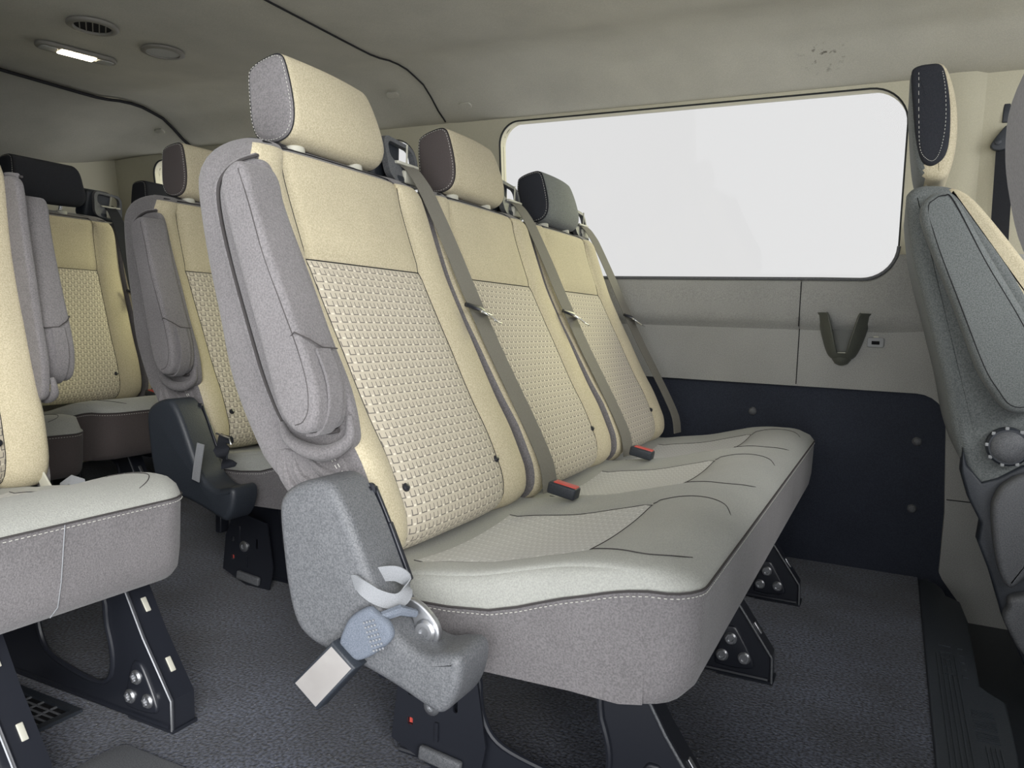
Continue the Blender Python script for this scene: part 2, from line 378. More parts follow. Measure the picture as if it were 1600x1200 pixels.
def build_back(parent, yoff, tf, mats, lod=1.0, arm=False, near=True, stitches=True):
    beige, side, wv = mats
    zs = []
    z = .345
    levels = [.345, .350, .358] + [.366 + i * (.782 - .366) / int(34 * lod) for i in range(int(34 * lod) + 1)] + [.782 + i * (.93 - .782) / 9 for i in range(1, 10)]
    top = [.93 + .032 * math.sin(math.radians(a)) for a in (18, 36, 52, 66, 78, 90)]
    levels += top
    def ins(z):                       # rounding of shoulder and of bottom
        iy = ix = 0
        if z > .885: q = (z - .885) / (ZT - .885); iy = .055 * (1 - math.sqrt(max(0, 1 - q * q * .999)))
        if z > .93: q = (z - .93) / (ZT - .93); ix = .030 * (1 - math.sqrt(max(0, 1 - q * q * .98)))
        if z < .366: q = (.366 - z) / .021; ix = .02 * (1 - math.sqrt(max(0, 1 - q * q * .95)))
        return iy, ix
    ys = [Y0 + .022 + (0 - Y0 - .022) * i / 5 for i in range(5)] + [.31 * i / int(22 * lod) for i in range(int(22 * lod) + 1)] + [.31 + (Y1 - .022 - .31) * i / 6 for i in range(1, 7)]
    nf = len(ys); a0 = 5; a1 = 5 + int(22 * lod)
    rings = []
    for z in levels:
        iy, ix = ins(z); ya, yb = Y0 + iy, Y1 - iy
        def remap(y): return ya + (y - Y0) * (yb - ya) / (Y1 - Y0) if (y < 0 or y > .31 or z > .95) else y
        R_ = []
        xb = smooth_interp(XB, z) + ix
        fr = []
        for y in ys:
            yy = remap(y); fr.append((front_x(y, z) - ix, yy))
        # near corner arc, side, rear
        rc = .022
        xs_ = fr[0][0]; xe = fr[-1][0]
        ring = list(fr)
        for k in range(1, 6):
            a = math.pi / 2 * k / 5; ring.append((xe - rc * (1 - math.cos(a)), fr[-1][1] + (yb - fr[-1][1]) * math.sin(a)))
        for k in range(1, 4): ring.append((xe - rc + (xb + .03 - xe + rc) * k / 4, yb))
        for k in range(0, 5):
            a = math.pi / 2 * k / 4; ring.append((xb + .03 * (1 - math.sin(a)), yb - .03 * (1 - math.cos(a))))
        for k in range(1, 6): ring.append((xb, yb - .03 + (ya + .03 - yb + .03) * k / 6))
        for k in range(0, 5):
            a = math.pi / 2 * k / 4; ring.append((xb + .03 * (1 - math.cos(a)), ya + .03 * (1 - math.sin(a))))
        for k in range(1, 4): ring.append((xb + .03 + (xs_ - rc - xb - .03) * k / 4, ya))
        for k in range(0, 5):
            a = math.pi / 2 * (1 - k / 5); ring.append((xs_ - rc * (1 - math.cos(a)), fr[0][1] + (ya - fr[0][1]) * math.sin(a)))
        rings.append([Vector((x, y + yoff, z)) for x, y in ring])
    nr = len(rings[0]); nl = len(levels)
    b_ = MB(); b_.add([tf(p) for R_ in rings for p in R_], [])
    ins_f = MB(); 
    iz = max(i for i, z in enumerate(levels) if z <= ZI + 1e-4)
    for i in range(nl - 1):
        for k in range(nr):
            f = (i * nr + k, i * nr + (k + 1) % nr, (i + 1) * nr + (k + 1) % nr, (i + 1) * nr + k)
            if a0 <= k < a1 and 0 <= i < iz: continue
            fr = k < nf + 7 or k >= nr - 3
            mi = 0 if fr else 1
            if levels[i] >= .945: mi = 1
            b_.f.append(f); b_.mi.append(mi)
    # top and bottom closing
    c = len(b_.v); tp = Vector((0, 0, 0)); 
    for p in rings[-1]: tp += p
    b_.v.append(tuple(tf(tp / nr))); bt = Vector((0, 0, 0))
    for p in rings[0]: bt += p
    b_.v.append(tuple(tf(bt / nr)))
    for k in range(nr):
        b_.f.append(((nl - 1) * nr + k, (nl - 1) * nr + (k + 1) % nr, c)); b_.mi.append(1)
        b_.f.append((k, (k + 1) % nr, c + 1)); b_.mi.append(1)
    back = b_.build('backrest', [beige, side], parent, 60)
    # woven insert panel, a piece of its own sewn into the back
    nc = a1 - a0 + 1; vs = []; uv = []
    arc = 0
    for i in range(0, iz + 1):
        if i: arc += (rings[i][a0 + nc // 2] - rings[i - 1][a0 + nc // 2]).length
        for k in range(a0, a1 + 1): vs.append(tf(rings[i][k])); uv.append((rings[i][k].y - yoff, arc))
    fs = [(i * nc + k, i * nc + k + 1, (i + 1) * nc + k + 1, (i + 1) * nc + k) for i in range(iz) for k in range(nc - 1)]
    m_ = MB(); m_.add(vs, fs); pn = m_.build('woven_insert', wv, back, 60, uv=uv)
    # seam piping
    s = MB()
    for y in (0, .31):
        s.tube([tf(Vector((front_x(y, z) + .0006, y + yoff, z))) for z in [.36 + i * .585 / 40 for i in range(41)]], .0007, 5)
    s.tube([tf(Vector((front_x(y, ZI) + .0010, y + yoff, ZI))) for y in [.31 * i / 20 for i in range(21)]], .0009, 5)
    # welt round the top edge between face and shell
    s.tube([tf(Vector((front_x(y, .950) - .012, Y0 + .012 + (y - Y0) * (Y1 - Y0 - .024) / (Y1 - Y0) + yoff, .954 - (.02 * (1 - min(1, (y - Y0) / .03)) if y < Y0 + .03 else 0) - (.02 * (1 - min(1, (Y1 - y) / .03)) if y > Y1 - .03 else 0)))) for y in [Y0 + .035 + (Y1 - Y0 - .07) * i / 30 for i in range(31)]], .0016, 5)
    s.build('seam', M['seam'], back)
    # two plastic buttons low on the insert
    for y in (.012, .296):
        q = MB(); z = .452; q.lathe((front_x(y, z) - .001, y + yoff, z), (.87, 0, .5), [(.0065, 0), (.0065, .003), (.004, .0045), (.004, .006), (.001, .0065)], 14)
        q.xform(tf); q.build('button', M['blackmetal'], back)
    if stitches and near:
        st = MB()
        P = [Vector((x - .008, Y0 - .0042 + yoff, z)) for x, z in ((.122, .510), (.148, .478), (.170, .44), (.190, .402), (.200, .378))]
        for dx in (0, .005):
            path = spline([(p.x - dx, p.y, p.z - dx * .5) for p in P], 8, False)
            for i in range(0, len(path) - 1, 2):
                st.tube([tf(path[i]), tf(path[i] + (path[i + 1] - path[i]) * 1.0)], .0008, 4)
        st.build('stitching', M['stitch'], back)
    return back

def build_headrest(parent, yoff, tf, mats, hz=0.0, stitches=True):
    face, dark = mats
    m_ = MB(); ns = 30; rings = []
    for i in range(ns + 1):
        u = i / ns
        u = .5 - .5 * math.cos(math.pi * u) if i not in (0, ns) else u
        e = math.sin(math.pi * u)
        edge = min(u, 1 - u) * .262; rr = .014 if u < .5 else .026
        k = 0 if edge > rr else rr - math.sqrt(max(0, rr * rr - (rr - edge)**2))
        # side profile: rear bottom, front bottom, front, top sloping down to the rear
        prof = [(-.130, .975), (-.112, .966), (-.088, .966), (-.068, .974), (-.057, .990), (-.055, 1.015), (-.060, 1.045), (-.069, 1.075), (-.077, 1.094), (-.084, 1.1005), (-.095, 1.1025), (-.120, 1.097), (-.141, 1.088), (-.149, 1.076), (-.1485, 1.04), (-.143, 1.00)]
        pr = spline(prof, 3)
        cx = -.10; cz = 1.035; out = []
        for p in pr:
            fx = .008 * e if p.x > -.09 else 0
            low = .004 * e if p.y < .985 else 0
            x, z = p.x + fx - .010 * u * u, p.y - low
            d = Vector((x - cx, z - cz)); L = d.length; d = d * ((L - k) / L)
            zz = cz + d.y; up = max(0, (zz - 1.0) / .10)
            y = .020 + (.268 - .030 * up**1.3) * u
            out.append(Vector((cx + d.x, y + yoff, zz + hz)))
        rings.append(out)
    n = len(rings[0]); m_.add([tf(p) for R_ in rings for p in R_], [])
    for i in range(ns):
        for k in range(n):
            front = 6 <= k < 31
            m_.f.append((i * n + k, i * n + (k + 1) % n, (i + 1) * n + (k + 1) % n, (i + 1) * n + k)); m_.mi.append(0 if front and 3 <= i < ns - 2 else 1)
    m_.f.append(tuple(range(n))[::-1]); m_.mi.append(1); m_.f.append(tuple(ns * n + k for k in range(n))); m_.mi.append(1)
    h = m_.build('headrest', [face, dark], parent, 50)
    s = MB(); L3 = [tf(rings[3][k] + Vector((0, -.0005, 0)) + (rings[3][k] - Vector((-.10, rings[3][k].y, 1.035 + hz))).normalized() * .0006) for k in range(n)]
    s.tube(L3, .0011, 5, closed=True); s.build('seam', M['seam'], h)
    if stitches:
        st = MB(); R_ = rings[2]
        c = sum((p for p in R_), Vector()) / n
        path = [p + (p - c).normalized() * .0006 + Vector((0, -.0012, 0)) for p in R_]
        path2 = []
        for a, b_ in zip(path, path[1:] + path[:1]):
            kk = max(1, round((b_ - a).length / .0030))
            for j in range(kk): path2.append(a + (b_ - a) * j / kk)
        for i in range(0, len(path2) - 1, 2): st.tube([tf(path2[i]), tf(path2[i + 1])], .00055, 4)
        st.build('stitching', M['stitch'], h)
    for y in (.062, .212):
        p = MB(); q = lambda x, z: tf(Vector((x, y + yoff, z)))
        p.cyl(q(-.098, .95), q(-.098, .985 + hz), .0055, 12, 0)
        p.lathe(q(-.088, .955), (0, 0, 1), [(.017, 0), (.018, .004), (.017, .011), (.012, .014)], 20, 1)
        p.build('headrest_post', [M['chrome'], M['collar']], h)
    return h

def build_guide(parent, yoff, tf):
    g = MB()
    # black housing behind, pale frame with slot leaning over the shoulder
    g.box((-.158, .372 + yoff, 1.003), (.060, .10, .10), 0, bev=.014)
    g.box((-.125, .395 + yoff, .965), (.06, .07, .03), 0, bev=.008)
    fr = lambda y, z, t_: Vector((-.118 + t_ + (z - 1.0) * -.25, y + yoff, z + (y - .4) * -.08))
    g.holed(rrect(.340, .962, .452, 1.050, .022), rrect(.352, 1.004, .442, 1.041, .015), 0, .014, f3=lambda a, b_, y: fr(a, b_, y), mi=1)
    g.xform(tf)
    o_ = g.build('belt_guide', [M['dplastic'], M['plastic']], parent)
    s = MB(); s.box((-.102, .402 + yoff, 1.003), (.012, .075, .006), 0, bev=.002); s.box((-.098, .397 + yoff, 1.024), (.003, .002, .036), 0)
    s.box((-.098, .408 + yoff, .978), (.012, .045, .026), 0, bev=.004)
    s.xform(tf); s.build('guide_clip', M['collar'], o_)
    return o_

def ribbon(path, wdir, w_, th, mi=0):
    """flat webbing along path; wdir = width direction"""
    m_ = MB(); P = [Vector(p) for p in path]; n = len(P); vs = []
    for i, p in enumerate(P):
        d = (P[min(n - 1, i + 1)] - P[max(0, i - 1)]).normalized()
        wv = wdir[i] if isinstance(wdir, list) else Vector(wdir); wv = (wv - d * wv.dot(d)).normalized(); nn = d.cross(wv).normalized()
        ww = w_[i] if isinstance(w_, list) else w_
        vs += [p + wv * ww / 2 + nn * th / 2, p - wv * ww / 2 + nn * th / 2, p - wv * ww / 2 - nn * th / 2, p + wv * ww / 2 - nn * th / 2]
    fs = []
    for i in range(n - 1):
        for k in range(4): fs.append((i * 4 + k, i * 4 + (k + 1) % 4, (i + 1) * 4 + (k + 1) % 4, (i + 1) * 4 + k))
    fs += [(3, 2, 1, 0), tuple((n - 1) * 4 + k for k in range(4))]
    m_.add(vs, fs, mi); return m_

def build_belt(parent, yoff, tf, sy, col):
    pts = [(-.112, .400, 1.006), (-.088, .402, .992), (-.068, .408, .965), (-.052, .415, .935), (-.010, .424, .850), (.030, .430, .765), (.068, .434, .690), (.100, .436, .630), (.140, .438, .560), (.185, .440, .480), (.214, .440, .420), (.222, .440, .372)]
    P = [tf(Vector((x, y + yoff, z))) for x, y, z in [tuple(v_) for v_ in spline(pts, 3, False)]]
    wd = [Vector((-.25, 1, .12))] * len(P)
    b_ = ribbon(P, Vector((.25, 1, 0)), [.036 + .008 * min(1, i / 14) for i in range(len(P))], .0016).build('seat_belt', col, parent)
    t_ = MB()
    A_ = Vector((.052, .388 + yoff, .728)); B_ = Vector((.066, .450 + yoff, .712))
    t_.tube([A_, A_.lerp(B_, .5) + Vector((.006, 0, .001)), B_], [.0045, .0055, .0045], 8, 1)
    mid = A_.lerp(B_, .62); dn = Vector((.075, .035, -.050)).normalized(); wv_ = (B_ - A_).normalized(); nn = dn.cross(wv_).normalized()
    Rm = Matrix((wv_, nn, wv_.cross(nn))).transposed()
    t_.box(mid + dn * .022 + Vector((.006, 0, 0)), (.024, .003, .048), 0, Rm, .001)
    t_.box(mid + dn * .008 + Vector((.006, 0, 0)), (.034, .005, .014), 0, Rm, .001)
    t_.xform(tf)
    t_.build('latch_plate', [M['chrome'], M['blackmetal']], b_)
    return b_

def build_buckle(parent, yoff, tf, z=.400):
    b_ = MB(); R_ = Matrix.Rotation(math.radians(10), 3, 'Y')
    b_.box((.275, .378 + yoff, z - .006), (.055, .030, .022), 0, R_, .004); b_.xform(tf)
    o_ = b_.build('buckle', M['dplastic'], parent)
    r_ = MB(); r_.box((.280, .378 + yoff, z + .004), (.044, .020, .005), 0, R_, .0015); r_.xform(tf); r_.build('release_button', M['red'], o_)
    return o_

CU = [(.12, .355), (.19, .352), (.25, .362), (.33, .375), (.41, .397), (.47, .413), (.53, .421), (.575, .418), (.605, .402)]
def cush_top(x, y, ya, yb, seats):
    z = smooth_interp(CU, x)
    # dips under each sitter, raised bridges between
    for s0 in seats:
        u = (y - s0 - .155) / .245
        if abs(u) <= 1.0:
            fx = min(1, max(0, (.56 - x) / .12)); z += (-.012 * math.cos(u * math.pi / 2)**1.0 + .010 * (1 - math.cos(u * math.pi / 2))) * fx
            z += .006 * (1 - abs(u)) * min(1, max(0, (x - .44) / .08))
    for s0 in seats:
        for ye in (s0, s0 + .31):
            if .2 < x < .47: z -= .003 * math.exp(-((y - ye) / .006)**2)
        if s0 <= y <= s0 + .31: z -= .003 * math.exp(-((x - .462) / .006)**2)
    return z
def zside(x): return interp([(.20, .322), (.30, .326), (.36, .333), (.40, .345), (.455, .366), (.52, .385), (.555, .392), (.60, .394)], x)
def build_cushion(parent, ya, yb, seats, tf, mats, n_y=None, stitches=True, dz=0.0):
    top_m, side_m, wv = mats
    ny = n_y or max(24, int((yb - ya) / .012))
    # stations across Y: fine at inserts
    ys = sorted(set([round(ya + (yb - ya) * i / ny, 5) for i in range(ny + 1)] + [round(s0, 5) for s0 in seats] + [round(s0 + .31, 5) for s0 in seats]))
    ye = [(0.0, .030), (.004, .018), (.011, .008), (.022, .002)]
    full = [(ya + d, k) for d, k in ye] + [(y, 0) for y in ys if ya + .028 < y < yb - .028] + [(yb - d, k) for d, k in ye[::-1]]
    xs = [.12 + .08 * i / 6 for i in range(6)] + [.2 + (.462 - .2) * i / 20 for i in range(21)] + [.462 + (.585 - .462) * i / 9 for i in range(1, 10)]
    rings = []
    for y, k in full:
        R_ = []
        e0 = min(1, (y - ya) / .05); e1 = min(1, (yb - y) / .05); e = min(e0, e1)
        rd = .012 * (1 - math.sqrt(max(0, 1 - (1 - e)**2)))        # pillow edge
        frx = 0.0
        cr = .055; q = min(y - ya, yb - y)                         # plan-view corner rounding at the front
        if q < cr: frx = cr - math.sqrt(max(0, cr * cr - (cr - q)**2))
        sc = (.60 - frx - .12) / (.60 - .12)
        wave = .006 * math.cos((y - ya) * 2 * math.pi / .49)
        for x in xs:
            R_.append((.12 + (x - .12) * sc, cush_top(.12 + (x - .12) * sc, y, ya, yb, seats) - rd + dz))
        xl = R_[-1][0]; zl = R_[-1][1]
        se = min(.394, zl - .007) + dz
        sx_ = (lambda x: .12 + (x - .12) * sc)
        prof2 = [(sx_(.607), (zl + dz + se) / 2 + .002), (sx_(.615), se + .003), (sx_(.618) , se - .002), (sx_(.617) + .001, se - .018), (sx_(.617), .335 + dz), (sx_(.616), .30 + dz), (sx_(.611), .270 + dz), (sx_(.597), .254 + dz), (sx_(.565), .248 + dz), (sx_(.50), .250 + dz), (sx_(.42), .252 + dz), (sx_(.32), .245 + dz), (sx_(.22), .24 + dz), (.12, .24 + dz), (.12, .30 + dz)]
        R_ += prof2
        rings.append([Vector((x, y, z)) for x, z in R_])
    n = len(rings[0]); nx = len(xs); m_ = MB()
    V = [tf(p) for R_ in rings for p in R_]
    m_.add(V, [])
    def inside(y): return any(s0 - 1e-4 <= y <= s0 + .31 + 1e-4 for s0 in seats)
    insf = {}
    for i in range(len(rings) - 1):
        ym0, ym1 = full[i][0], full[i + 1][0]
        for k in range(n):
            f = (i * n + k, i * n + (k + 1) % n, (i + 1) * n + (k + 1) % n, (i + 1) * n + k)
            if 6 <= k < 26 and inside(ym0) and inside(ym1):
                s0 = [s for s in seats if s - 1e-4 <= ym0 and ym1 <= s + .31 + 1e-4]
                if s0: insf.setdefault(s0[0], []).append((f, i, k)); continue
            m_.f.append(f); m_.mi.append(0 if k < nx + 2 else 1)
    for ri, yy, sg in ((0, ya, -1), (len(rings) - 1, yb, 1)):
        R0 = rings[ri]; cols = []
        for k in range(nx + 4):
            p = R0[k]; x = p.x; zs_ = min(zside(x) + dz, p.z - (.004 if k <= nx else .0006)); col = [p]; bu = .012 * min(1, (R0[nx + 3].x - x) / .08)
            for q in range(1, 5): a = math.pi / 2 * q / 4; col.append(Vector((x, yy + sg * bu * math.sin(a), p.z + (zs_ - p.z) * (1 - math.cos(a)) )))
            zb = interp([(.12, .24), (.32, .245), (.5, .250), (.565, .248), (.597, .254), (.611, .27), (.616, .30), (.617, .335)], .12 + (x - .12) / ((R0[nx].x - .12) / .465)) + dz
            for q in range(1, 7): a = q / 6; col.append(Vector((x, yy + sg * bu * (1 - .7 * a * a), zs_ + (zb - zs_) * a)))
            cols.append(col)
        nc = len(cols[0]); o = m_.add([tf(p) for c_ in cols for p in c_], [])
        for k in range(nx + 3):
            for q in range(nc - 1):
                m_.f.append((o + k * nc + q, o + k * nc + q + 1, o + (k + 1) * nc + q + 1, o + (k + 1) * nc + q)); m_.mi.append(0 if q < 4 else 1)
        m_.f.append(tuple(ri * n + k for k in range(n))); m_.mi.append(1)
    cu = m_.build('cushion', [top_m, side_m], parent, 50)
    for s0, L in insf.items():
        ids = sorted(set(i for f, _, _ in L for i in f)); mp_ = {g: j for j, g in enumerate(ids)}
        q = MB(); q.add([V[g] for g in ids], [tuple(mp_[g] for g in f) for f, _, _ in L])
        uv = [(rings[g // n][g % n].y, rings[g // n][g % n].x) for g in ids]
        q.build('woven_insert', wv, cu, 50, uv=uv)
    # welt along front edge and the aisle end
    s = MB(); se_pts = []
    _z = (lambda x: interp([(.20, .322), (.30, .326), (.36, .333), (.40, .345), (.455, .366), (.52, .385), (.555, .392), (.60, .394)], x))
    end = [Vector((x, ya - .0012 - .012 * min(1, (rings[0][nx + 3].x - x) / .08), min(zside(x), cush_top(x, ya, ya, yb, seats) - .016) + dz)) for x in (.20, .25, .30, .36, .40, .43, .46, .49, .51, .526, .54)]
    fr = [rings[i][nx + 2] + Vector((.001, 0, 0)) for i in range(len(rings))]
    fr2 = [p for p in fr if p.y > ya + .0161 and p.y < yb - .012]
    pth = end + [rings[i][nx + 2] + Vector((.0010, -.0014, 0)) for i in range(0, 5) if rings[i][nx + 2].y <= ya + .016] + fr2
    s.tube([tf(p) for p in pth], .0016, 5)
    def on(x, y): return tf(Vector((x, y, cush_top(x, y, ya, yb, seats) + dz + .0008)))
    for s0 in seats:                            # seams that fan out from the insert to the front edge
        lo = max(ya + .03, s0 - .02)
        for Q in ([(.462, s0), (.50, (s0 + lo) / 2), (.545, lo), (.575, lo + .02), (.592, lo + .05)], [(.462, s0 + .31), (.50, s0 + .333), (.54, s0 + .338), (.575, s0 + .318), (.592, s0 + .28)]):
            s.tube([on(p.x, p.y) for p in spline(Q, 6, False)], .0007, 4)
        s.tube([on(.462, s0 + .31 * i / 20) for i in range(21)], .0007, 4)
        for ye_ in (s0, s0 + .31): s.tube([on(.2 + .262 * i / 16, ye_) for i in range(17)], .0007, 4)
    s.build('seam', M['soft'], cu)
    if stitches:
        st = MB(); pp = []
        off = [p + Vector((.0006, -.0006, -.006)) for p in pth]
        for a, b_ in zip(off, off[1:]):
            kk = max(1, round((b_ - a).length / .0035))
            for j in range(kk): pp.append(a + (b_ - a) * j / kk)
        for i in range(0, len(pp) - 1, 2): st.tube([tf(pp[i]), tf(pp[i + 1])], .0007, 4)
        st.build('stitching', M['stitch'], cu)
    return cu

ARM_OUT = [(0.008, 0.899), (-0.012, 0.892), (-0.024, 0.872), (-0.015, 0.833), (0.018, 0.740), (0.050, 0.656), (0.073, 0.592), (0.090, 0.562), (0.112, 0.546), (0.136, 0.550), (0.146, 0.572), (0.142, 0.611), (0.124, 0.655), (0.096, 0.712), (0.062, 0.783), (0.034, 0.849), (0.024, 0.882)]
def build_armrest(parent, tf, fab):
    m_ = MB(); m_.prism(spline(ARM_OUT, 4), -.152, -.086, .009, 0); m_.xform(tf)
    a = m_.build('armrest', fab, parent, 60)
    # seam between side and front band
    s = MB()
    q = [(.010, .888), (.028, .845), (.055, .775), (.088, .708), (.114, .655), (.130, .612), (.133, .58), (.125, .562), (.112, .556)]
    s.tube([tf(Vector((p.x, -.1515, p.y))) for p in [Vector(v_) for v_ in spline([(a_, b_) for a_, b_ in q], 5, False)]], .0010, 5)
    s.tube([tf(Vector((x, y, z))) for x, y, z in ((.098, -.150, .668), (.110, -.1535, .676), (.122, -.14, .668), (.1285, -.12, .657), (.1285, -.09, .655))], .0010, 5)
    s.build('seam', M['soft'], a)
    cv = MB(); q = [(-.020, .893), (-.028, .874), (-.019, .832), (.014, .739), (.046, .655), (.069, .590), (.088, .557), (.112, .541), (.137, .545)]
    cv.tube([tf(Vector((p.x - .002, -.0925, p.y))) for p in spline(q, 5, False)], .0034, 8); cv.build('crevice_shade', M['soft'], a)  # dark tube stands in for the shade in the gap behind the armrest
    # sewn pull strap round the lower front
    P = [(.127, -.118, .655), (.144, -.118, .62), (.1495, -.118, .59), (.146, -.118, .565), (.132, -.118, .545), (.112, -.118, .541)]
    r_ = ribbon([tf(Vector(p)) for p in [tuple(v_) for v_ in spline(P, 4, False)]], Vector((0, 1, 0)), .026, .004); r_.build('pull_strap', fab, a)
    return a
def build_shell(parent, tf, fab):
    """fabric surround of the armrest: welted recess with gathered lip below"""
    m_ = MB()
    outl = [(-.035, .916), (-.066, .908), (-.086, .893), (-.096, .872), (-.088, .826), (-.066, .757), (-.036, .679), (-.010, .615), (.014, .566), (.034, .530), (.06, .512), (.10, .506), (.128, .510), (.152, .524), (.156, .545), (.140, .60), (.104, .67), (.066, .75), (.026, .83), (.0, .89), (-.015, .912)]
    m_.prism(spline(outl, 4), -.0855, -.068, .006, 0); m_.xform(tf)
    o_ = m_.build('armrest_surround', fab, parent, 70)
    s = MB(); q = spline([(-.028, .920), (-.064, .914), (-.093, .898), (-.105, .874), (-.097, .826), (-.074, .757), (-.044, .679), (-.018, .615), (.008, .566), (.030, .536)], 5, False)
    s.tube([tf(Vector((p.x, -.0805, p.y))) for p in q], .0048, 10)
    cr = MB(); cr.tube([tf(Vector((p.x + .0075, -.0850, p.y))) for p in q], .0024, 8); cr.build('crevice_shade', M['soft'], o_)  # crevice beside the welt drawn as a dark tube, its shade put into colour
    q = spline([(.030, .545), (.048, .526), (.08, .515), (.112, .512), (.138, .520), (.155, .538), (.150, .565)], 5, False); L = len(q)
    s.tube([tf(Vector((p.x, -.088 - .012 * math.sin(math.pi * i / (L - 1)), p.y))) for i, p in enumerate(q)], [.004 + .007 * math.sin(math.pi * i / (L - 1)) for i in range(L)], 10)
    s.build('welt', fab, o_)
    gs = MB(); gs.prism(spline([(.02, .505), (.07, .505), (.122, .512), (.148, .478), (.170, .44), (.190, .402), (.202, .374), (.196, .358), (.15, .356), (.10, .38), (.05, .43), (.015, .47)], 4), -.0815, -.066, .004, 0); gs.xform(tf); gs.build('side_gusset', fab, o_, 60)
    # gathered folds
    g = MB()
    for k, pts in enumerate([[(.045, .50), (.06, .47), (.10, .455), (.14, .455)], [(.03, .49), (.04, .46), (.07, .44), (.11, .43)], [(.07, .50), (.10, .482), (.135, .475), (.16, .47)]]):
        pp = spline(pts, 5, False); L = len(pp)
        g.tube([tf(Vector((p.x, -.080, p.y))) for p in pp], [.002 + .007 * math.sin(math.pi * i / (L - 1)) for i in range(L)], 8)
    g.build('gathered_fold', fab, o_)
    return o_
COVER = [(0.097, 0.443), (0.102, 0.464), (0.118, 0.479), (0.144, 0.490), (0.170, 0.493), (0.187, 0.484), (0.206, 0.458), (0.226, 0.421), (0.246, 0.380), (0.266, 0.340), (0.290, 0.315), (0.322, 0.303), (0.349, 0.309), (0.368, 0.311), (0.376, 0.297), (0.369, 0.262), (0.351, 0.236), (0.329, 0.238), (0.287, 0.252), (0.229, 0.267), (0.184, 0.273), (0.147, 0.284), (0.126, 0.303), (0.112, 0.343), (0.103, 0.393)]
def build_cover(parent, tf, mat):
    m_ = MB(); m_.prism(spline(COVER, 4), -.168, -.098, .013, 0, seg=5, bev_back=0); m_.xform(tf)
    c = m_.build('recliner_cover', mat, parent, 60)
    s = MB(); s.box((.255, -.150, .352), (.006, .004, .020), 0, Matrix.Rotation(math.radians(-20), 3, 'Y')); s.xform(tf)
    # metal recliner hinge between cover and back
    h = MB()
    h.box((.215, -.090, .430), (.012, .006, .10), 0, Matrix.Rotation(math.radians(-28), 3, 'Y'), .002)
    h.box((.238, -.092, .395), (.007, .008, .08), 0, Matrix.Rotation(math.radians(-26), 3, 'Y'), .002)
    h.lathe((.192, -.094, .472), (0, -1, 0), [(.009, 0), (.009, .004), (.005, .005), (.005, .009)], 14)
    h.xform(tf); h.build('recliner_hinge', M['blackmetal'], parent)
    return c
def build_belt_tail(parent, tf):
    """aisle side anchor: bracket, stitched tab, buckle and spare loop of webbing"""
    a = MB()
    outl = spline([(.265, .345), (.280, .350), (.300, .342), (.318, .325), (.322, .308), (.312, .296), (.296, .298), (.286, .310), (.282, .325), (.270, .330), (.262, .336)], 4)
    a.prism(outl, -.128, -.118, .003, 0)
    a.lathe((.303, -.128, .314), (0, -1, 0), [(.015, 0), (.015, .003), (.012, .006), (.007, .006), (.006, .003)], 12)
    a.xform(tf); an = a.build('belt_anchor', M['steel'], parent)
    t_ = MB(); t_.prism(spline([(.250, .350), (.262, .347), (.281, .337), (.287, .319), (.266, .297), (.240, .281), (.224, .282), (.210, .294), (.217, .318), (.228, .335)], 4), -.182, -.168, .006, 0)
    t_.tube([(.268, -.172, .340), (.282, -.155, .345), (.290, -.132, .335)], [.006, .007, .005], 8)
    for k in range(4):
        for j in range(7):
            c = Vector((.250 + .0045 * k + .0042 * j * .6, -.1832, .332 + .002 * k - .0052 * j)); t_.box(c, (.0022, .001, .0022), 1)
    t_.xform(tf); tb = t_.build('stitched_tab', [M['belt_b'], M['belt_l']], an)
    b_ = MB(); ang = math.atan2(.211 - .302 + .0, .185 - .208)
    outl = [(.208, .302), (.245, .277), (.186, .209), (.146, .236)]
    b_.prism(outl, -.192, -.166, .004, 0, seg=3, mi_side=1, mi_back=1); b_.xform(tf); b_.build('buckle', [M['buckleg'], M['dplastic']], an)
    P = [(.222, -.168, .372), (.228, -.170, .374), (.240, -.172, .370), (.256, -.166, .360), (.272, -.152, .353), (.279, -.138, .358), (.276, -.130, .372), (.262, -.132, .380), (.246, -.142, .380), (.232, -.156, .377), (.226, -.160, .382)]
    r_ = ribbon([tf(Vector(p)) for p in [tuple(v_) for v_ in spline(P, 4, False)]], Vector((-.15, 0, 1)), .019, .0018); r_.build('webbing_loop', M['belt_l'], parent)

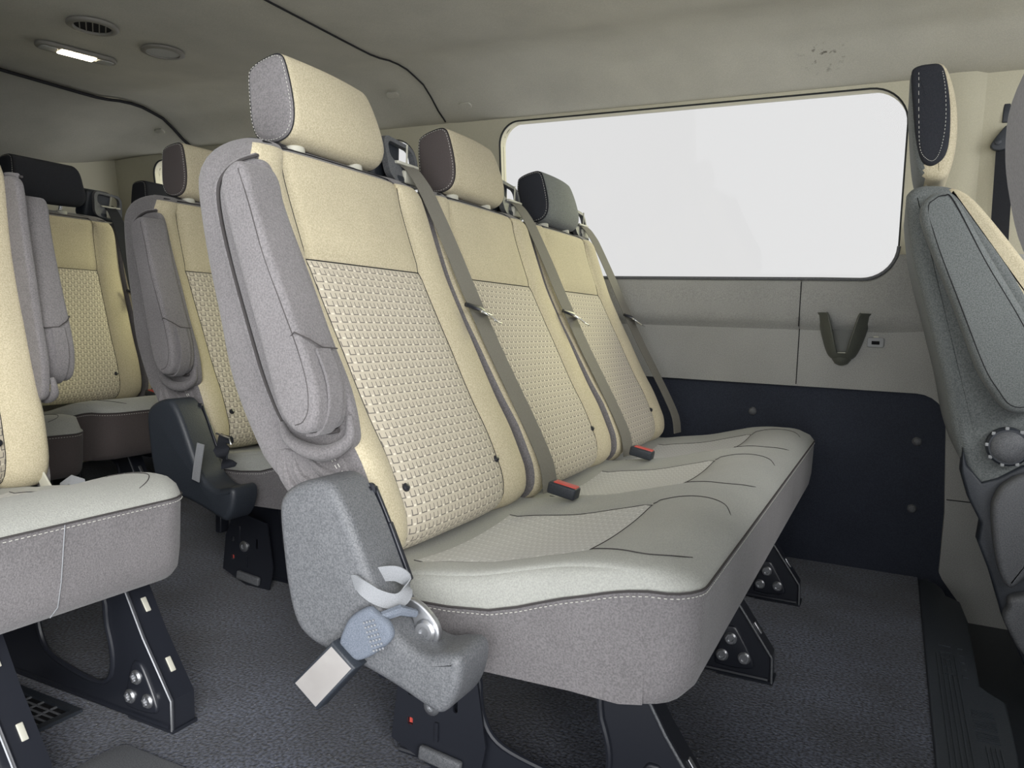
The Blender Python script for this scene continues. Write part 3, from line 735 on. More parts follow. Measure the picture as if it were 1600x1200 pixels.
LEG_OUT = [(.13, .004), (.62, .004), (.626, .02), (.624, .055), (.557, .149), (.50, .245), (.16, .245), (.12, .17), (.135, .10)]
LEG_IN = [(.278, .215), (.272, .15), (.280, .10), (.305, .068), (.36, .052), (.44, .044), (.474, .062), (.480, .10), (.466, .15), (.44, .215)]
def build_leg(parent, y, tf, bright=False):
    m_ = MB(); t_ = .004
    m_.holed(LEG_OUT, [tuple(p) for p in spline(LEG_IN, 3)], y, y + t_)
    # flanges: folded front edge and rim of the opening
    w_ = .045
    fl = [(.626, .004), (.624, .055), (.557, .149), (.50, .245)]
    for (a, b_) in zip(fl, fl[1:]):
        d = Vector((b_[0] - a[0], b_[1] - a[1])).normalized(); nx_, nz_ = d.y * .003, -d.x * .003
        m_.add([(a[0], y, a[1]), (b_[0], y, b_[1]), (b_[0], y + w_, b_[1]), (a[0], y + w_, a[1]), (a[0] - nx_, y, a[1] - nz_), (b_[0] - nx_, y, b_[1] - nz_), (b_[0] - nx_, y + w_, b_[1] - nz_), (a[0] - nx_, y + w_, a[1] - nz_)],
               [(0, 1, 2, 3), (4, 7, 6, 5), (0, 4, 5, 1), (2, 6, 7, 3), (0, 3, 7, 4), (1, 5, 6, 2)])
    rim = [(p.x, y - .001, p.y) for p in spline(LEG_IN, 4)]
    m_.tube(rim, .005, 8, closed=True)
    m_.tube([(x, y, z) for x, z in fl], .0035, 8)
    m_.tube([(.13, y, .008), (.62, y, .008)], .005, 8)
    m_.box((.575, y + .022, .003), (.11, .05, .006), 0)
    m_.prism(spline([(.515, .032), (.525, .020), (.58, .022), (.592, .038), (.56, .095), (.545, .105), (.53, .095)], 4), y - .005, y, .0045, 0, bev_back=0)
    m_.xform(tf); L = m_.build('leg', M['blackmetal'], parent, 35)
    e_ = MB(); e_.tube([(x + .001, y - .0025, z) for x, z in fl], .0022, 6); e_.xform(tf); e_.build('edge_highlight', M['steel'] if bright else M['plastic'], L)  # paler tube along the folded edge, a highlight put into the colour
    for (x, z) in ((.545, .079), (.530, .042), (.573, .044)):
        b_ = MB(); b_.lathe((x, y - .004, z), (0, -1, 0), [(.0125, 0), (.0125, .003), (.0095, .006), (.006, .006), (.005, .003)], 16)
        for k in range(6): b_.box((x + .0085 * math.cos(k * math.pi / 3), y - .0098, z + .0085 * math.sin(k * math.pi / 3)), (.003, .0015, .003))
        b_.xform(tf); b_.build('bolt', M['steel'], L)
    for (x, z) in ((.590, .100), (.530, .192)):     # bright slots punched in the front flange
        b_ = MB(); ang = math.atan2(.094, -.067)
        R_ = Matrix.Rotation(math.radians(-35), 3, 'Y'); b_.box((x + .0025, y + .024, z + .0015), (.003, .010, .026), 0, R_, .0014)
        b_.xform(tf); b_.build('slot', M['collar'] if bright else M['steel'], L)
    return L
def build_foot_latch(parent, y, tf):
    m_ = MB()
    m_.holed([(.12, .03), (.20, .0), (.28, .0), (.29, .06), (.27, .17), (.16, .19), (.13, .12)], [rrect(.150, .108, .160, .120, .002, 2), rrect(.232, .10, .240, .125, .003, 2), rrect(.150, .060, .160, .072, .002, 2)], y - .006, y - .002)
    m_.box((.178, y - .006, .13), (.006, .004, .04), 0, bev=.001); m_.box((.205, y - .008, .062), (.006, .003, .03), 0); m_.box((.10, y + .01, .15), (.02, .03, .06), 0, bev=.004)
    m_.xform(tf); o_ = m_.build('floor_latch', M['blackmetal'], parent)
    b_ = MB(); b_.lathe((.195, y - .006, .10), (0, -1, 0), [(.014, 0), (.014, .003), (.010, .006), (.006, .006), (.005, .003)], 16); b_.xform(tf); b_.build('bolt', M['steel'], o_)
    b_ = MB(); b_.box((.215, y - .012, .022), (.075, .012, .022), 0, Matrix.Rotation(math.radians(6), 3, 'Y'), .004); b_.xform(tf); b_.build('release_pedal', M['plastic'], o_)
    b_ = MB(); b_.box((.155, y - .0005, .066), (.008, .002, .010), 0); b_.xform(tf); b_.build('lock_flag', M['red'], o_)

def build_bench(name, label, P, d, seats, a, group=None, mirror=False, arm=True, legs=(), cush=None, fabs=None, arm_a=None, hz=0.0, belts=None, guides=None, detail=1.0, belt_m=None, dz=0.0, cdz=None, tail=True, seam_y=()):
    root = thing(name, label, 'seat', (-P, d, 0), group)
    sy = -1 if mirror else 1
    rc = recl(a)
    tfb = lambda p: (lambda q: Vector((q.x, q.y * sy, q.z + dz)))(rc(p))
    tf = lambda p: Vector((p.x, p.y * sy, p.z))
    f = dict(beige=M['beige'], side=M['side'], wv=M['weave'], hf=M['beige'], hd=M['side'], ct=M['cush'], cs=M['side'], cw=M['weave_c'])
    if fabs: f.update(fabs)
    for i, s0 in enumerate(seats):
        near = i == 0 and arm
        build_back(root, s0, tfb, (f['beige'], f['side'], f['wv']), detail, near=near)
        hd = f['hd'] if isinstance(f['hd'], list) is False else f['hd'][i]; hf = f['hf'] if isinstance(f['hf'], list) is False else f['hf'][i]
        build_headrest(root, s0, tfb, (hf, hd), hz)
    for s0 in (guides if guides is not None else seats): build_guide(root, s0, tfb)
    for s0 in (belts if belts is not None else seats): build_belt(root, s0, tfb, sy, belt_m or M['belt'])
    for s0 in seats[:-1]: build_buckle(root, s0, tf)
    tfa = tfb if arm_a is None else (lambda p: (lambda q: Vector((q.x, q.y * sy, q.z + dz)))(recl(arm_a)(p)))
    if arm: build_armrest(root, tfa, f['side']); build_shell(root, tfb, f['side']); (build_cover(root, tf, f.get('cover', M['plastic'])) if f.get('cover') is not False else None)
    if arm and tail: build_belt_tail(root, tf)
    for j, (c0, c1) in enumerate(cush):
        ss = [s for s in seats if c0 - .05 <= s <= c1]
        build_cushion(root, c0, c1, ss, tf, (f['ct'], f['cs'], f['cw']), dz=(cdz[j] if cdz else 0))
    for y in legs: build_leg(root, y, tf if not mirror else (lambda p: p), mirror)
    # under-seat frame tubes that carry the cushion on its legs
    u = MB(); yy0, yy1 = min(legs), max(legs) + .045
    u.box((.48, (yy0 + yy1) / 2, .262), (.04, yy1 - yy0, .03), 0, bev=.006); u.box((.20, (yy0 + yy1) / 2, .252), (.04, yy1 - yy0, .03), 0, bev=.006); u.box((.34, (yy0 + yy1) / 2, .256), (.28, .04, .02), 0)
    u.xform(tf if not mirror else (lambda p: p)); u.build('seat_frame', M['blackmetal'], root)
    return root

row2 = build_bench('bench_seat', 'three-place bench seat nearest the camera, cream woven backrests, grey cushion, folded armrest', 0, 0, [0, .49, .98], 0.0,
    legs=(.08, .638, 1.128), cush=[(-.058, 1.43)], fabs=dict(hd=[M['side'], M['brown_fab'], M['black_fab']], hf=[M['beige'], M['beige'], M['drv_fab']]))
build_foot_latch(row2, .075, lambda p: p)
def front_seam(root):
    s = MB(); s.tube([(.6195, -.172, .392), (.620, -.175, .36), (.6185, -.178, .31), (.613, -.18, .272), (.598, -.182, .254)], .0008, 5); s.build('seam', M['belt_l'], root)
def single_straps(root):
    s = MB(); s.prism([(.175, .395), (.19, .40), (.235, .352), (.232, .335), (.21, .335)], .058, .062, .001, 0); s.build('belt_anchor', M['collar'], root)
    ribbon([(.235, .075, .352), (.25, .085, .366), (.27, .09, .362), (.285, .085, .345), (.29, .07, .33)], Vector((-.2, .6, .6)), .022, .002).build('webbing_loop', M['belt_l'], root)
def row3_straps(root):
    r_ = ribbon([(.292, -.182, .405), (.289, -.184, .38), (.282, -.184, .345), (.276, -.182, .32)], Vector((1, 0, .1)), .022, .002); r_.build('spare_webbing', M['belt_l'], root)
    m_ = MB(); P = spline([(.322, -.13, .418), (.318, -.145, .405), (.322, -.15, .385), (.330, -.145, .365), (.335, -.14, .350)], 4, False); L = len(P)
    m_ = ribbon([tuple(p) for p in P], [Vector((1, .1 + .5 * math.sin(i), .3 * math.cos(i * .9))) for i in range(L)], [.036 + .006 * math.sin(i * 1.3) for i in range(L)], .004); m_.build('crumpled_belt', M['belt_d'], root)
    m_ = MB(); m_.tube([(.305, -.15, .426), (.345, -.15, .418), (.350, -.15, .405)], .0025, 6); m_.build('belt_ring', M['chrome'], root)
row3 = build_bench('bench_seat', 'two-place bench seat directly behind the front bench, brown headrest, armrest folded up', .8521, .4805, [0, .49], .1023,
    legs=(.10, .62), cush=[(-.058, .94)], fabs=dict(hd=M['brown_fab'], cover=M['dplastic']), detail=.7, tail=False)
build_foot_latch(row3, .05, lambda p: p); row3_straps(row3)
single = build_bench('single_seat', 'single passenger seat cut off by the left edge, pale cushion with stitched front seam', .855, -.06, [0], .25, mirror=True, arm_a=.15,
    legs=(-.245, .004), cush=[(-.058, .41)], detail=.7, belts=[], guides=[], tail=False, fabs=dict(cover=False))
front_seam(single)
single_straps(single)
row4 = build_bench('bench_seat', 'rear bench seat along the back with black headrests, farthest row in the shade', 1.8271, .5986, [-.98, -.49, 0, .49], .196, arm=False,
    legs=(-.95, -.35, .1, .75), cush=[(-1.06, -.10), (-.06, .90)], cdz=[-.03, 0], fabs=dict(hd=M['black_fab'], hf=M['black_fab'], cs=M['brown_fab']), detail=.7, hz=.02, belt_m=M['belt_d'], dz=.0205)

# ------------------------------------------------------------------ driver's seat
drv = thing('driver_seat', 'driver seat at the right with tall charcoal headrest, armrest and round lumbar knob', 'seat', (.95, 1.2, -.10))
D = Vector((.95, 1.2, -.10))
def dl(p): return Vector(p) - D
m_ = MB(); back = [(0.803, 0.978), (0.806, 1.005), (0.829, 1.018), (0.872, 1.016), (0.902, 1.001), (0.941, 0.947), (1.030, 0.815), (1.086, 0.690), (1.125, 0.52), (1.135, 0.397), (1.05, 0.375), (0.982, 0.381), (0.956, 0.413), (0.927, 0.486), (0.901, 0.595), (0.862, 0.731), (0.822, 0.868)]
m_.prism(spline(back, 4), .975, 1.47, .022, 0, seg=5); m_.xform(dl); db = m_.build('backrest', [M['drv_fab']], drv, 60)
m_ = MB(); m_.prism(spline([(.880, 1.010), (.915, .998), (.965, .942), (1.06, .81), (1.12, .69), (1.155, .56), (1.17, .50), (1.14, .48), (1.06, .66), (1.00, .79), (.92, .93), (.885, .985)], 3), .978, 1.46, .012, 0); m_.xform(dl); m_.build('front_cover', M['beige'], db, 60)
s = MB()
pp = []
st_line = spline([(.838, .93, 0), (.865, .83, 0), (.898, .72, 0), (.920, .62, 0), (.935, .53, 0), (.955, .45, 0)], 14, False)
for i in range(0, len(st_line) - 1): s.box(dl((st_line[i].x, .974, st_line[i].y)), (.009, .0016, .0016), 0, Matrix.Rotation(.3, 3, 'Y'))
s.build('stitching', M['drv_fab'], db)
# headrest, rounded block leaning forward
m_ = MB(); whole = [(0.792, 1.245), (0.801, 1.266), (0.825, 1.272), (0.855, 1.268), (0.876, 1.219), (0.888, 1.152), (0.888, 1.085), (0.876, 1.035), (0.850, 1.028), (0.822, 1.045), (0.808, 1.10), (0.797, 1.19)]
m_.prism(spline(whole, 4), .972, 1.27, .020, 1, seg=5, mi_side=0); m_.xform(dl); dh = m_.build('headrest', [M['beige'], M['drv_fab']], drv, 60)
for pl_ in dh.data.polygons:
    if pl_.material_index == 0 and pl_.center.x + .95 < .832: pl_.material_index = 1
    elif pl_.center.x + .95 > .832 and pl_.area < .01: pl_.material_index = 0
m_ = MB(); dark = [(0.794, 1.249), (0.801, 1.264), (0.825, 1.268), (0.850, 1.263), (0.863, 1.228), (0.872, 1.175), (0.875, 1.115), (0.870, 1.078), (0.855, 1.060), (0.839, 1.057), (0.824, 1.072), (0.811, 1.120), (0.800, 1.195)]
m_.prism(spline(dark, 4), .962, .99, .010, 0, seg=4); m_.xform(dl); sp = m_.build('side_panel', M['black_fab'], dh, 60)
st = MB(); path = spline([(.808, 1.25), (.815, 1.15), (.822, 1.09), (.839, 1.067), (.853, 1.07), (.862, 1.10), (.865, 1.15), (.860, 1.21), (.852, 1.25)], 14, False)
for i in range(0, len(path) - 1, 2): st.tube([dl((path[i].x, .961, path[i].y)), dl((path[i + 1].x, .961, path[i + 1].y))], .0006, 4)
st.build('stitching', M['stitch'], dh)
for y in (1.06, 1.18):
    p = MB(); p.cyl(dl((.845, y, .99)), dl((.845, y, 1.06)), .006, 12); p.lathe(dl((.845, y, 1.008)), (0, 0, 1), [(.018, 0), (.018, .012), (.012, .02)], 18); p.build('headrest_post', M['chrome'], dh)
# armrest folded up beside the back
m_ = MB(); arm = [(0.829, 0.950), (0.842, 0.982), (0.867, 0.990), (0.895, 0.973), (0.959, 0.862), (1.034, 0.735), (1.080, 0.636), (1.078, 0.565), (1.042, 0.549), (1.009, 0.554), (0.979, 0.591), (0.953, 0.635), (0.904, 0.758), (0.849, 0.889)]
m_.prism(spline(arm, 4), .895, .968, .016, 0, seg=5); m_.xform(dl); da = m_.build('armrest', M['drv_fab'], drv, 60)
s = MB(); seam = [(0.843, 0.955), (0.853, 0.975), (0.870, 0.982), (0.888, 0.970), (0.953, 0.848), (1.027, 0.722), (1.062, 0.636), (1.062, 0.580), (1.039, 0.563), (1.015, 0.566), (0.994, 0.592), (0.965, 0.640), (0.915, 0.760), (0.866, 0.880)]
s.tube([dl((p.x * .99 + .0095, .8962, p.y)) for p in spline(seam, 5)], .0014, 5, closed=True); s.tube([dl((.958, .905, .632)), dl((.968, .896, .640))], .0016, 5); s.build('seam', M['seam'], da)
# lumbar knob
k = MB(); k.lathe(dl((1.025, .975, .474)), (0, -1, 0), [(.040, 0), (.040, .022), (.036, .026)], 30, 0)
for j in range(9):
    a = j * math.pi / 4.5 + .3; k.box(dl((1.025 + .0385 * math.cos(a), .951, .474 + .0385 * math.sin(a))), (.007, .004, .007), 2, bev=.001)
k.lathe(dl((1.025, .951, .474)), (0, -1, 0), [(.032, 0), (.032, .004), (.026, .010), (.012, .013)], 30, 1)
k.build('lumbar_knob', [M['dplastic'], M['plastic'], M['sock']], drv)
# side trims and black lower frame
f_ = MB(); fr = [(0.945, 0.463), (0.956, 0.425), (0.985, 0.392), (1.013, 0.405), (1.054, 0.436), (1.16, 0.442), (1.19, 0.10), (1.19, -0.095), (1.13, -.095), (1.082, 0.03), (1.045, 0.104), (1.013, 0.201), (0.986, 0.265), (0.989, 0.306), (0.962, 0.357), (.945, .41)]
f_.prism(fr, .965, 1.02, .006, 0, seg=3); f_.xform(dl); f_.build('seat_frame', M['dplastic'], drv)
f_ = MB(); f_.prism(spline([(1.003, 0.340), (1.008, .375), (1.022, 0.400), (1.053, 0.422), (1.11, 0.424), (1.14, .38), (1.13, 0.27), (1.075, 0.215), (1.049, 0.186), (1.030, 0.205), (1.014, 0.261)], 4), .925, .968, .012, 0); f_.xform(dl); f_.build('side_trim', M['plastic'], drv, 60)
f_ = MB(); f_.prism(spline([(1.046, 0.144), (1.050, 0.165), (1.10, 0.182), (1.17, .18), (1.18, .05), (1.125, 0.030), (1.080, 0.050), (1.049, 0.098), (1.040, 0.123)], 4), .925, .968, .010, 0); f_.xform(dl); f_.build('side_trim', M['plastic'], drv, 60)
f_ = MB(); f_.prism(spline([(1.03, .33), (1.10, .35), (1.35, .38), (1.52, .40), (1.56, .37), (1.52, .27), (1.30, .22), (1.06, .20)], 4), .99, 1.47, .03, 0); f_.xform(dl); f_.build('cushion', M['drv_fab'], drv, 60)

# ------------------------------------------------------------------ front passenger seat (only its rear edge shows)
ps = thing('passenger_seat', 'front passenger seat, grey-purple fabric back at the far right edge of the photo', 'seat', (1.157, -.30, -.10)); Dp = Vector((1.15, -.30, -.10))
m_ = MB(); pk = [(.872, .82), (.866, .86), (.868, .90), (.885, .94), (.92, .955), (.96, .94), (1.00, .86), (1.10, .66), (1.17, .45), (1.20, .34), (1.10, .32), (1.04, .36), (1.00, .48), (.96, .62), (.915, .72), (.885, .775)]
m_.prism(spline(pk, 4), -.55, -.10, .03, 0, seg=5); m_.xform(lambda p: p - Dp); m_.build('backrest', M['side'], ps, 60)
m_ = MB(); m_.prism(spline([(1.10, .30), (1.20, .33), (1.55, .38), (1.62, .34), (1.55, .24), (1.30, .20), (1.12, .22)], 4), -.55, -.10, .03, 0); m_.xform(lambda p: p - Dp); m_.build('cushion', M['side'], ps, 60)
m_ = MB(); m_.prism(spline([(.865, 1.00), (.87, 1.14), (.90, 1.16), (.94, 1.13), (.96, 1.02), (.95, .98), (.89, .97)], 4), -.44, -.22, .02, 0); m_.xform(lambda p: p - Dp); hr = m_.build('headrest', M['side'], ps, 60)
for y in (-.38, -.28):
    p = MB(); p.cyl(Vector((.925, y, .93)) - Dp, Vector((.925, y, 1.0)) - Dp, .006, 12); p.build('headrest_post', M['chrome'], hr)
m_ = MB(); m_.box(Vector((1.35, -.325, .05)) - Dp, (.40, .36, .30), 0, bev=.02); m_.build('seat_base', M['dplastic'], ps)

# ------------------------------------------------------------------ the van interior
YW, YR = 1.55, -.58
XA, XZ_ = -2.42, 1.75                      # rear, front
def wy(z): return YW if z < .85 else YW - .075 * (z - .85) / .53
# floor: carpet up to the front sill, step-well beyond
f_ = MB(); f_.box(((XA + .905) / 2, (YR + YW) / 2 + .02, -.02), (.905 - XA, YW - YR + .04, .04), 0); struct(f_.build('floor', M['carpet'], None, 0))
f_ = MB(); f_.box((1.35, (YR + YW) / 2 + .02, -.12), (.90, YW - YR + .04, .04), 0); struct(f_.build('floor_front', M['dplastic'], None, 0))
# sill plate with tread ribs
t_ = MB(); tr_out = [(.905, -.56), (.905, 1.515), (.925, 1.535), (.950, 1.50), (.963, 1.46), (.969, 1.404), (.999, 1.368), (1.006, 1.223), (.998, .83), (1.012, .805), (1.036, .773), (1.030, .561), (1.022, .44), (1.02, -.56)]
t_.prism(tr_out, .008, -.115, .005, 0, seg=3, plane='XY', bev_back=0)
for k in range(5): t_.box((.928 + k * .0085, .42, .0085), (.0035, 1.10, .004), 0)
for k, (y0_, w2) in enumerate(((.70, .05), (.655, .05), (.61, .05))): 
    for j in range(5): t_.box((.990, y0_ + .008 - j * .004 * 1.8, .0085), (.035, .003, .003), 0)
for j in range(4): t_.box((.985 + j * .007, .34, .0085), (.003, .46, .003), 0)
for yy in (1.02, .98, .94, .90, .86): t_.box((.945, yy, .0085), (.022, .010, .003), 0); t_.box((.975, yy, .0085), (.010, .014, .003), 0)
tr = t_.build('trim_1', M['rubber'], None, 50); struct(tr)

# left wall: slate liner below, grey trim band, window band
def w3(a, b_, t_): return Vector((a, wy(b_) + t_, b_))
l_ = MB(); l_.holed(rrect(-2.42, -.14, 1.06, .57, .005, 3), None, .012, .03, f3=w3); struct(l_.build('wall_left_liner', M['lower'], None, 30))
g = MB()
# grey trim: outline around liner (opening below) up to the window line
outer = [(-2.42, .54), (-2.42, .845), (.70, .845)] 
trim_poly = [(-2.42, .532), (-2.42, .848), (1.75, .848), (1.75, -.10), (1.09, -.10), (1.03, -.10), (1.008, -.045), (.985, -.015), (.965, .012), (.956, .03)] + \
    [(.958, .20), (.945, .44)] + [(.945 - .08 + .08 * math.cos(math.radians(a)), .452 + .08 * math.sin(math.radians(a))) for a in (15, 30, 45, 60, 75, 90)]
g.holed(trim_poly, None, -.012, .012, f3=w3)
struct(g.build('wall_left', M['trim'], None, 30))
# raised ledge band and joints of the trim
r_ = MB()
led = [(.848, -.030), (.842, -.040), (.80, -.042), (.745, -.040), (.722, -.034), (.712, -.022), (.700, -.012)]
n = 60
def band(x0, x1, name):
    m_ = MB(); V = []
    for i in range(n + 1):
        x = x0 + (x1 - x0) * i / n
        for (z, t_) in led: V.append(w3(x, z, t_))
    k = len(led); m_.add(V, [(i * k + j, i * k + j + 1, (i + 1) * k + j + 1, (i + 1) * k + j) for i in range(n) for j in range(k - 1)])
    m_.add([w3(x0, .848, -.030), w3(x1, .848, -.030), w3(x1, .848, .02), w3(x0, .848, .02)], [(0, 1, 2, 3)])
    struct(m_.build(name, M['trim'], None, 50))
band(-2.42, .542, 'trim_2')
# forward piece sweeps up round the window corner
m_ = MB(); V = []; n = 40
for i in range(n + 1):
    x = .545 + (1.10 - .545) * i / n
    lift = 0 if x < .70 else (.938 - math.sqrt(max(0, .0083 - (min(x, .794) - .705)**2)) - .848)
    lift = max(0, lift)
    for (z, t_) in led:
        q = (z - .70) / .148; zz = z + lift * q * (1 if z > .76 else .55)
        V.append(w3(x, zz, t_ if x < .78 else t_ * (1 - .3 * min(1, (x - .78) / .1))))
k = len(led); m_.add(V, [(i * k + j, i * k + j + 1, (i + 1) * k + j + 1, (i + 1) * k + j) for i in range(n) for j in range(k - 1)])
struct(m_.build('trim_3', M['trim'], None, 50))
j_ = MB(); j_.box((.5435, YW - .0125, .62), (.0025, .003, .165), 0); j_.box((.5435, YW - .041, .775), (.0025, .003, .13), 0)
j_.box((1.02, YW - .0125, .24), (.12, .003, .0025), 0); struct(j_.build('trim_4', M['seam'], None, 0))
# upper wall with window openings
win1 = rrect(-.462, .848, .795, 1.372, [.10, .075, .02, .09], 10); win2 = rrect(-2.18, .86, -.80, 1.345, [.09, .06, .05, .05], 8)
u = MB(); u.holed([(-2.42, .83), (1.75, .83), (1.75, 1.40), (-2.42, 1.40)], [win1, win2], 0, .05, f3=w3); struct(u.build('wall_left_upper', M['pillar'], None, 30))
def window(i, loop, glass):
    s = MB(); s.tube([w3(a, b_, .004) for a, b_ in loop], .0045, 6, closed=True); fr_ = s.build('window_%d' % i, M['seal'], None, 60); struct(fr_)
    p = MB(); p.prism(loop, .030, .036, 0, 0, f3=w3); g_ = p.build('pane', glass, fr_, 0); return fr_
window(1, win1, M['glass']); window(2, win2, M['glass'])
s = MB(); s.tube([w3(a, b_, -.034) for a, b_ in [(-.45, .850), (0, .850), (.60, .850)] + [(.702 + .092 * math.sin(math.radians(q)), .941 - .092 * math.cos(math.radians(q))) for q in range(0, 91, 10)]], .005, 8); struct(s.build('trim_5', M['plastic'], None, 60))
# soft vertical form of the door pillar
m_ = MB(); V = []; prof = [(.835, .003), (.87, -.012), (.90, -.016), (.945, -.014), (.975, .002), (1.00, .004)]
for z in (.86, 1.0, 1.2, 1.395):
    for x, t_ in prof: V.append(w3(x, z, t_))
k = len(prof); m_.add(V, [(i * k + j, i * k + j + 1, (i + 1) * k + j + 1, (i + 1) * k + j) for i in range(3) for j in range(k - 1)])
struct(m_.build('trim_6', M['pillar'], None, 60))
# rear wall with tinted door window
r_ = MB(); win3 = rrect(-.20, .75, 1.02, 1.262, .06, 6)
r_.holed([(YR, 0), (YW, 0), (YW, .85), (wy(1.4), 1.40), (YR, 1.40)], [win3], XA, XA - .05, plane='YZ'); struct(r_.build('wall_rear', M['pillar'], None, 30))
s = MB(); s.tube([(XA, a, b_) for a, b_ in win3], .008, 6, closed=True); fr_ = s.build('window_3', M['seal'], None, 60); struct(fr_)
p = MB(); p.prism(win3, XA - .02, XA - .028, 0, 0, plane='YZ'); p.build('pane', M['tint'], fr_, 0)
# right wall behind the sliding door opening
r_ = MB(); win4 = rrect(-2.1, .86, -.65, 1.33, .08, 6)
r_.holed([(XA, 0), (-.30, 0), (-.30, 1.40), (XA, 1.40)], [win4], YR, YR - .05); struct(r_.build('wall_right', M['pillar'], None, 30))
s = MB(); s.tube([(a, YR, b_) for a, b_ in win4], .006, 6, closed=True); fr_ = s.build('window_4', M['seal'], None, 60); struct(fr_)
p = MB(); p.prism(win4, YR - .02, YR - .026, 0, 0); p.build('pane', M['tint2'], fr_, 0)

# front bulkhead with windscreen, front passenger door
r_ = MB(); win5 = rrect(-.35, .90, 1.32, 1.30, .08, 6)
r_.holed([(YR, -.14), (YW, -.14), (YW, .85), (wy(1.4), 1.40), (YR, 1.40)], [win5], 1.75, 1.80, plane='YZ'); struct(r_.build('wall_front', M['lower'], None, 30))
s = MB(); s.tube([(1.75, a, b_) for a, b_ in win5], .008, 6, closed=True); fr_ = s.build('window_5', M['seal'], None, 60); struct(fr_)
p = MB(); p.prism(win5, 1.77, 1.776, 0, 0, plane='YZ'); p.build('pane', M['glass'], fr_, 0)
# headliner: three moulded sections with seams
CY = .485
def cz_(x, y):
    d = abs(y - CY)
    z = smooth_interp([(0, 1.486), (.55, 1.488), (.70, 1.490), (.742, 1.486), (.80, 1.473), (.84, 1.462), (.905, 1.418), (.955, 1.388), (1.0, 1.376), (1.07, 1.372)], d)
    # shallow moulded step either side of the centre
    z -= .014 * (1 / (1 + math.exp((d - .60) / .022)))
    if x < -1.9:
        q = min(1, (-1.9 - x) / .52)**2; ze = smooth_interp([(0, 1.25), (.5, 1.262), (.79, 1.30), (1.0, 1.36), (1.1, 1.37)], d); z = z - .008 * (1 - q); z += (ze - z) * q
    if x > -.66: z += .004
    return z
def liner(x0, x1, name, up=0.0):
    m_ = MB(); nx_, ny_ = max(10, int((x1 - x0) / .05)), 90; V = []
    for i in range(nx_ + 1):
        x = x0 + (x1 - x0) * i / nx_
        for j in range(ny_ + 1):
            y = YR - .02 + (YW + .0 - YR + .02) * j / ny_; e = min(x - x0, x1 - x); V.append((x, y, cz_(min(max(x, max(x0, -1.899) if up else x0 + 1e-4), -.661 if up else x1 - 1e-4), y) + up + .002 * math.exp(-e / .006)))
    m_.add(V, [(i * (ny_ + 1) + j, (i + 1) * (ny_ + 1) + j, (i + 1) * (ny_ + 1) + j + 1, i * (ny_ + 1) + j + 1) for i in range(nx_) for j in range(ny_)])
    m_.add([(x0, YR - .02, 1.56), (x1, YR - .02, 1.56), (x1, YW + .05, 1.56), (x0, YW + .05, 1.56)], [(0, 1, 2, 3)])
    struct(m_.build(name, M['head'], None, 60))
liner(-.66, 1.78, 'ceiling'); liner(-1.93, -.63, 'ceiling_middle', .005); liner(XA - .03, -1.9, 'ceiling_rear')
s = MB()
for xs_, rr in ((-.66, .0028), (-1.9, .006)):
    s.tube([(xs_, y, cz_(xs_ - .002, y) + .0012) for y in [CY + (i / 40 - 1) * .97 + i / 40 * .97 for i in range(0, 41)]], rr, 6)
struct(s.build('trim_7', M['seam'], None, 60))

# ------------------------------------------------------------------ overhead fittings
ZC = 1.474
v_ = thing('air_vent', 'oval ceiling air vent with black louvres, above and behind the lit lamp', 'vent', (-1.247, .541, ZC))
m_ = MB(); R1 = .062
m_.lathe((0, 0, 0), (0, 0, -1), [(.066, 0), (.066, .005), (.060, .009), (.050, .009), (.046, .002)], 40); m_.build('bezel', M['ventp'], v_, 60)
m_ = MB(); m_.lathe((0, 0, 0), (0, 0, -1), [(.046, 0), (.046, .004)], 40); m_.build('opening', M['void'], v_, 60)
for k in range(-2, 3):
    m_ = MB(); h = math.sqrt(.045**2 - (k * .016)**2); m_.box((k * .016 * .59, k * .016 * .81, -.0055), (.0028, 2 * h * .95, .003), 0, Matrix.Rotation(math.radians(54), 3, 'Z')); m_.build('louvre', M['ventp'], v_)
v_ = thing('speaker_grille', 'plain round ceiling speaker cover with raised rim, right of the air vent', 'speaker', (-1.240, .765, ZC))
m_ = MB(); m_.lathe((0, 0, 0), (0, 0, -1), [(.062, 0), (.062, .005), (.056, .008), (.048, .008), (.046, .003)], 40); m_.build('rim', M['ventp'], v_, 60)
m_ = MB(); m_.lathe((0, 0, 0), (0, 0, -1), [(.046, .001), (.046, .005)], 40); m_.build('grille', M['trim'], v_, 60)
v_ = thing('dome_lamp', 'long lit dome lamp recessed in the ceiling, glowing warm white', 'lamp', (-1.505, .672, ZC))
Rz = Matrix.Rotation(math.radians(75), 3, 'Z')
m_ = MB(); m_.prism(rrect(-.115, -.036, .115, .036, .034, 8), 0, -.010, 0, 0, plane='XY', bev_back=.005); m_.xform(lambda p: Rz @ p); m_.build('housing', M['ventp'], v_, 60)
m_ = MB(); m_.prism(rrect(-.050, -.022, .050, .022, .004, 3), -.009, -.013, 0, 0, plane='XY', bev_back=.002); m_.xform(lambda p: Rz @ p); m_.build('lens', M['lamp'], v_, 60)
for sgn in (-1, 1):
    m_ = MB(); m_.prism(rrect(sgn * .08 - .024, -.020, sgn * .08 + .024, .020, .012, 4), -.009, -.012, 0, 0, plane='XY', bev_back=.001); m_.xform(lambda p: Rz @ p); m_.build('switch', M['trim'], v_, 60)
v_ = thing('coat_hook', 'small plastic ceiling fitting cut off by the top edge of the photo', 'hook', (-.513, .703, 1.490))
m_ = MB(); m_.prism(rrect(-.022, -.035, .022, .035, .018, 6), 0, -.012, 0, 0, plane='XY', bev_back=.006); m_.build('housing', M['ventp'], v_, 60)
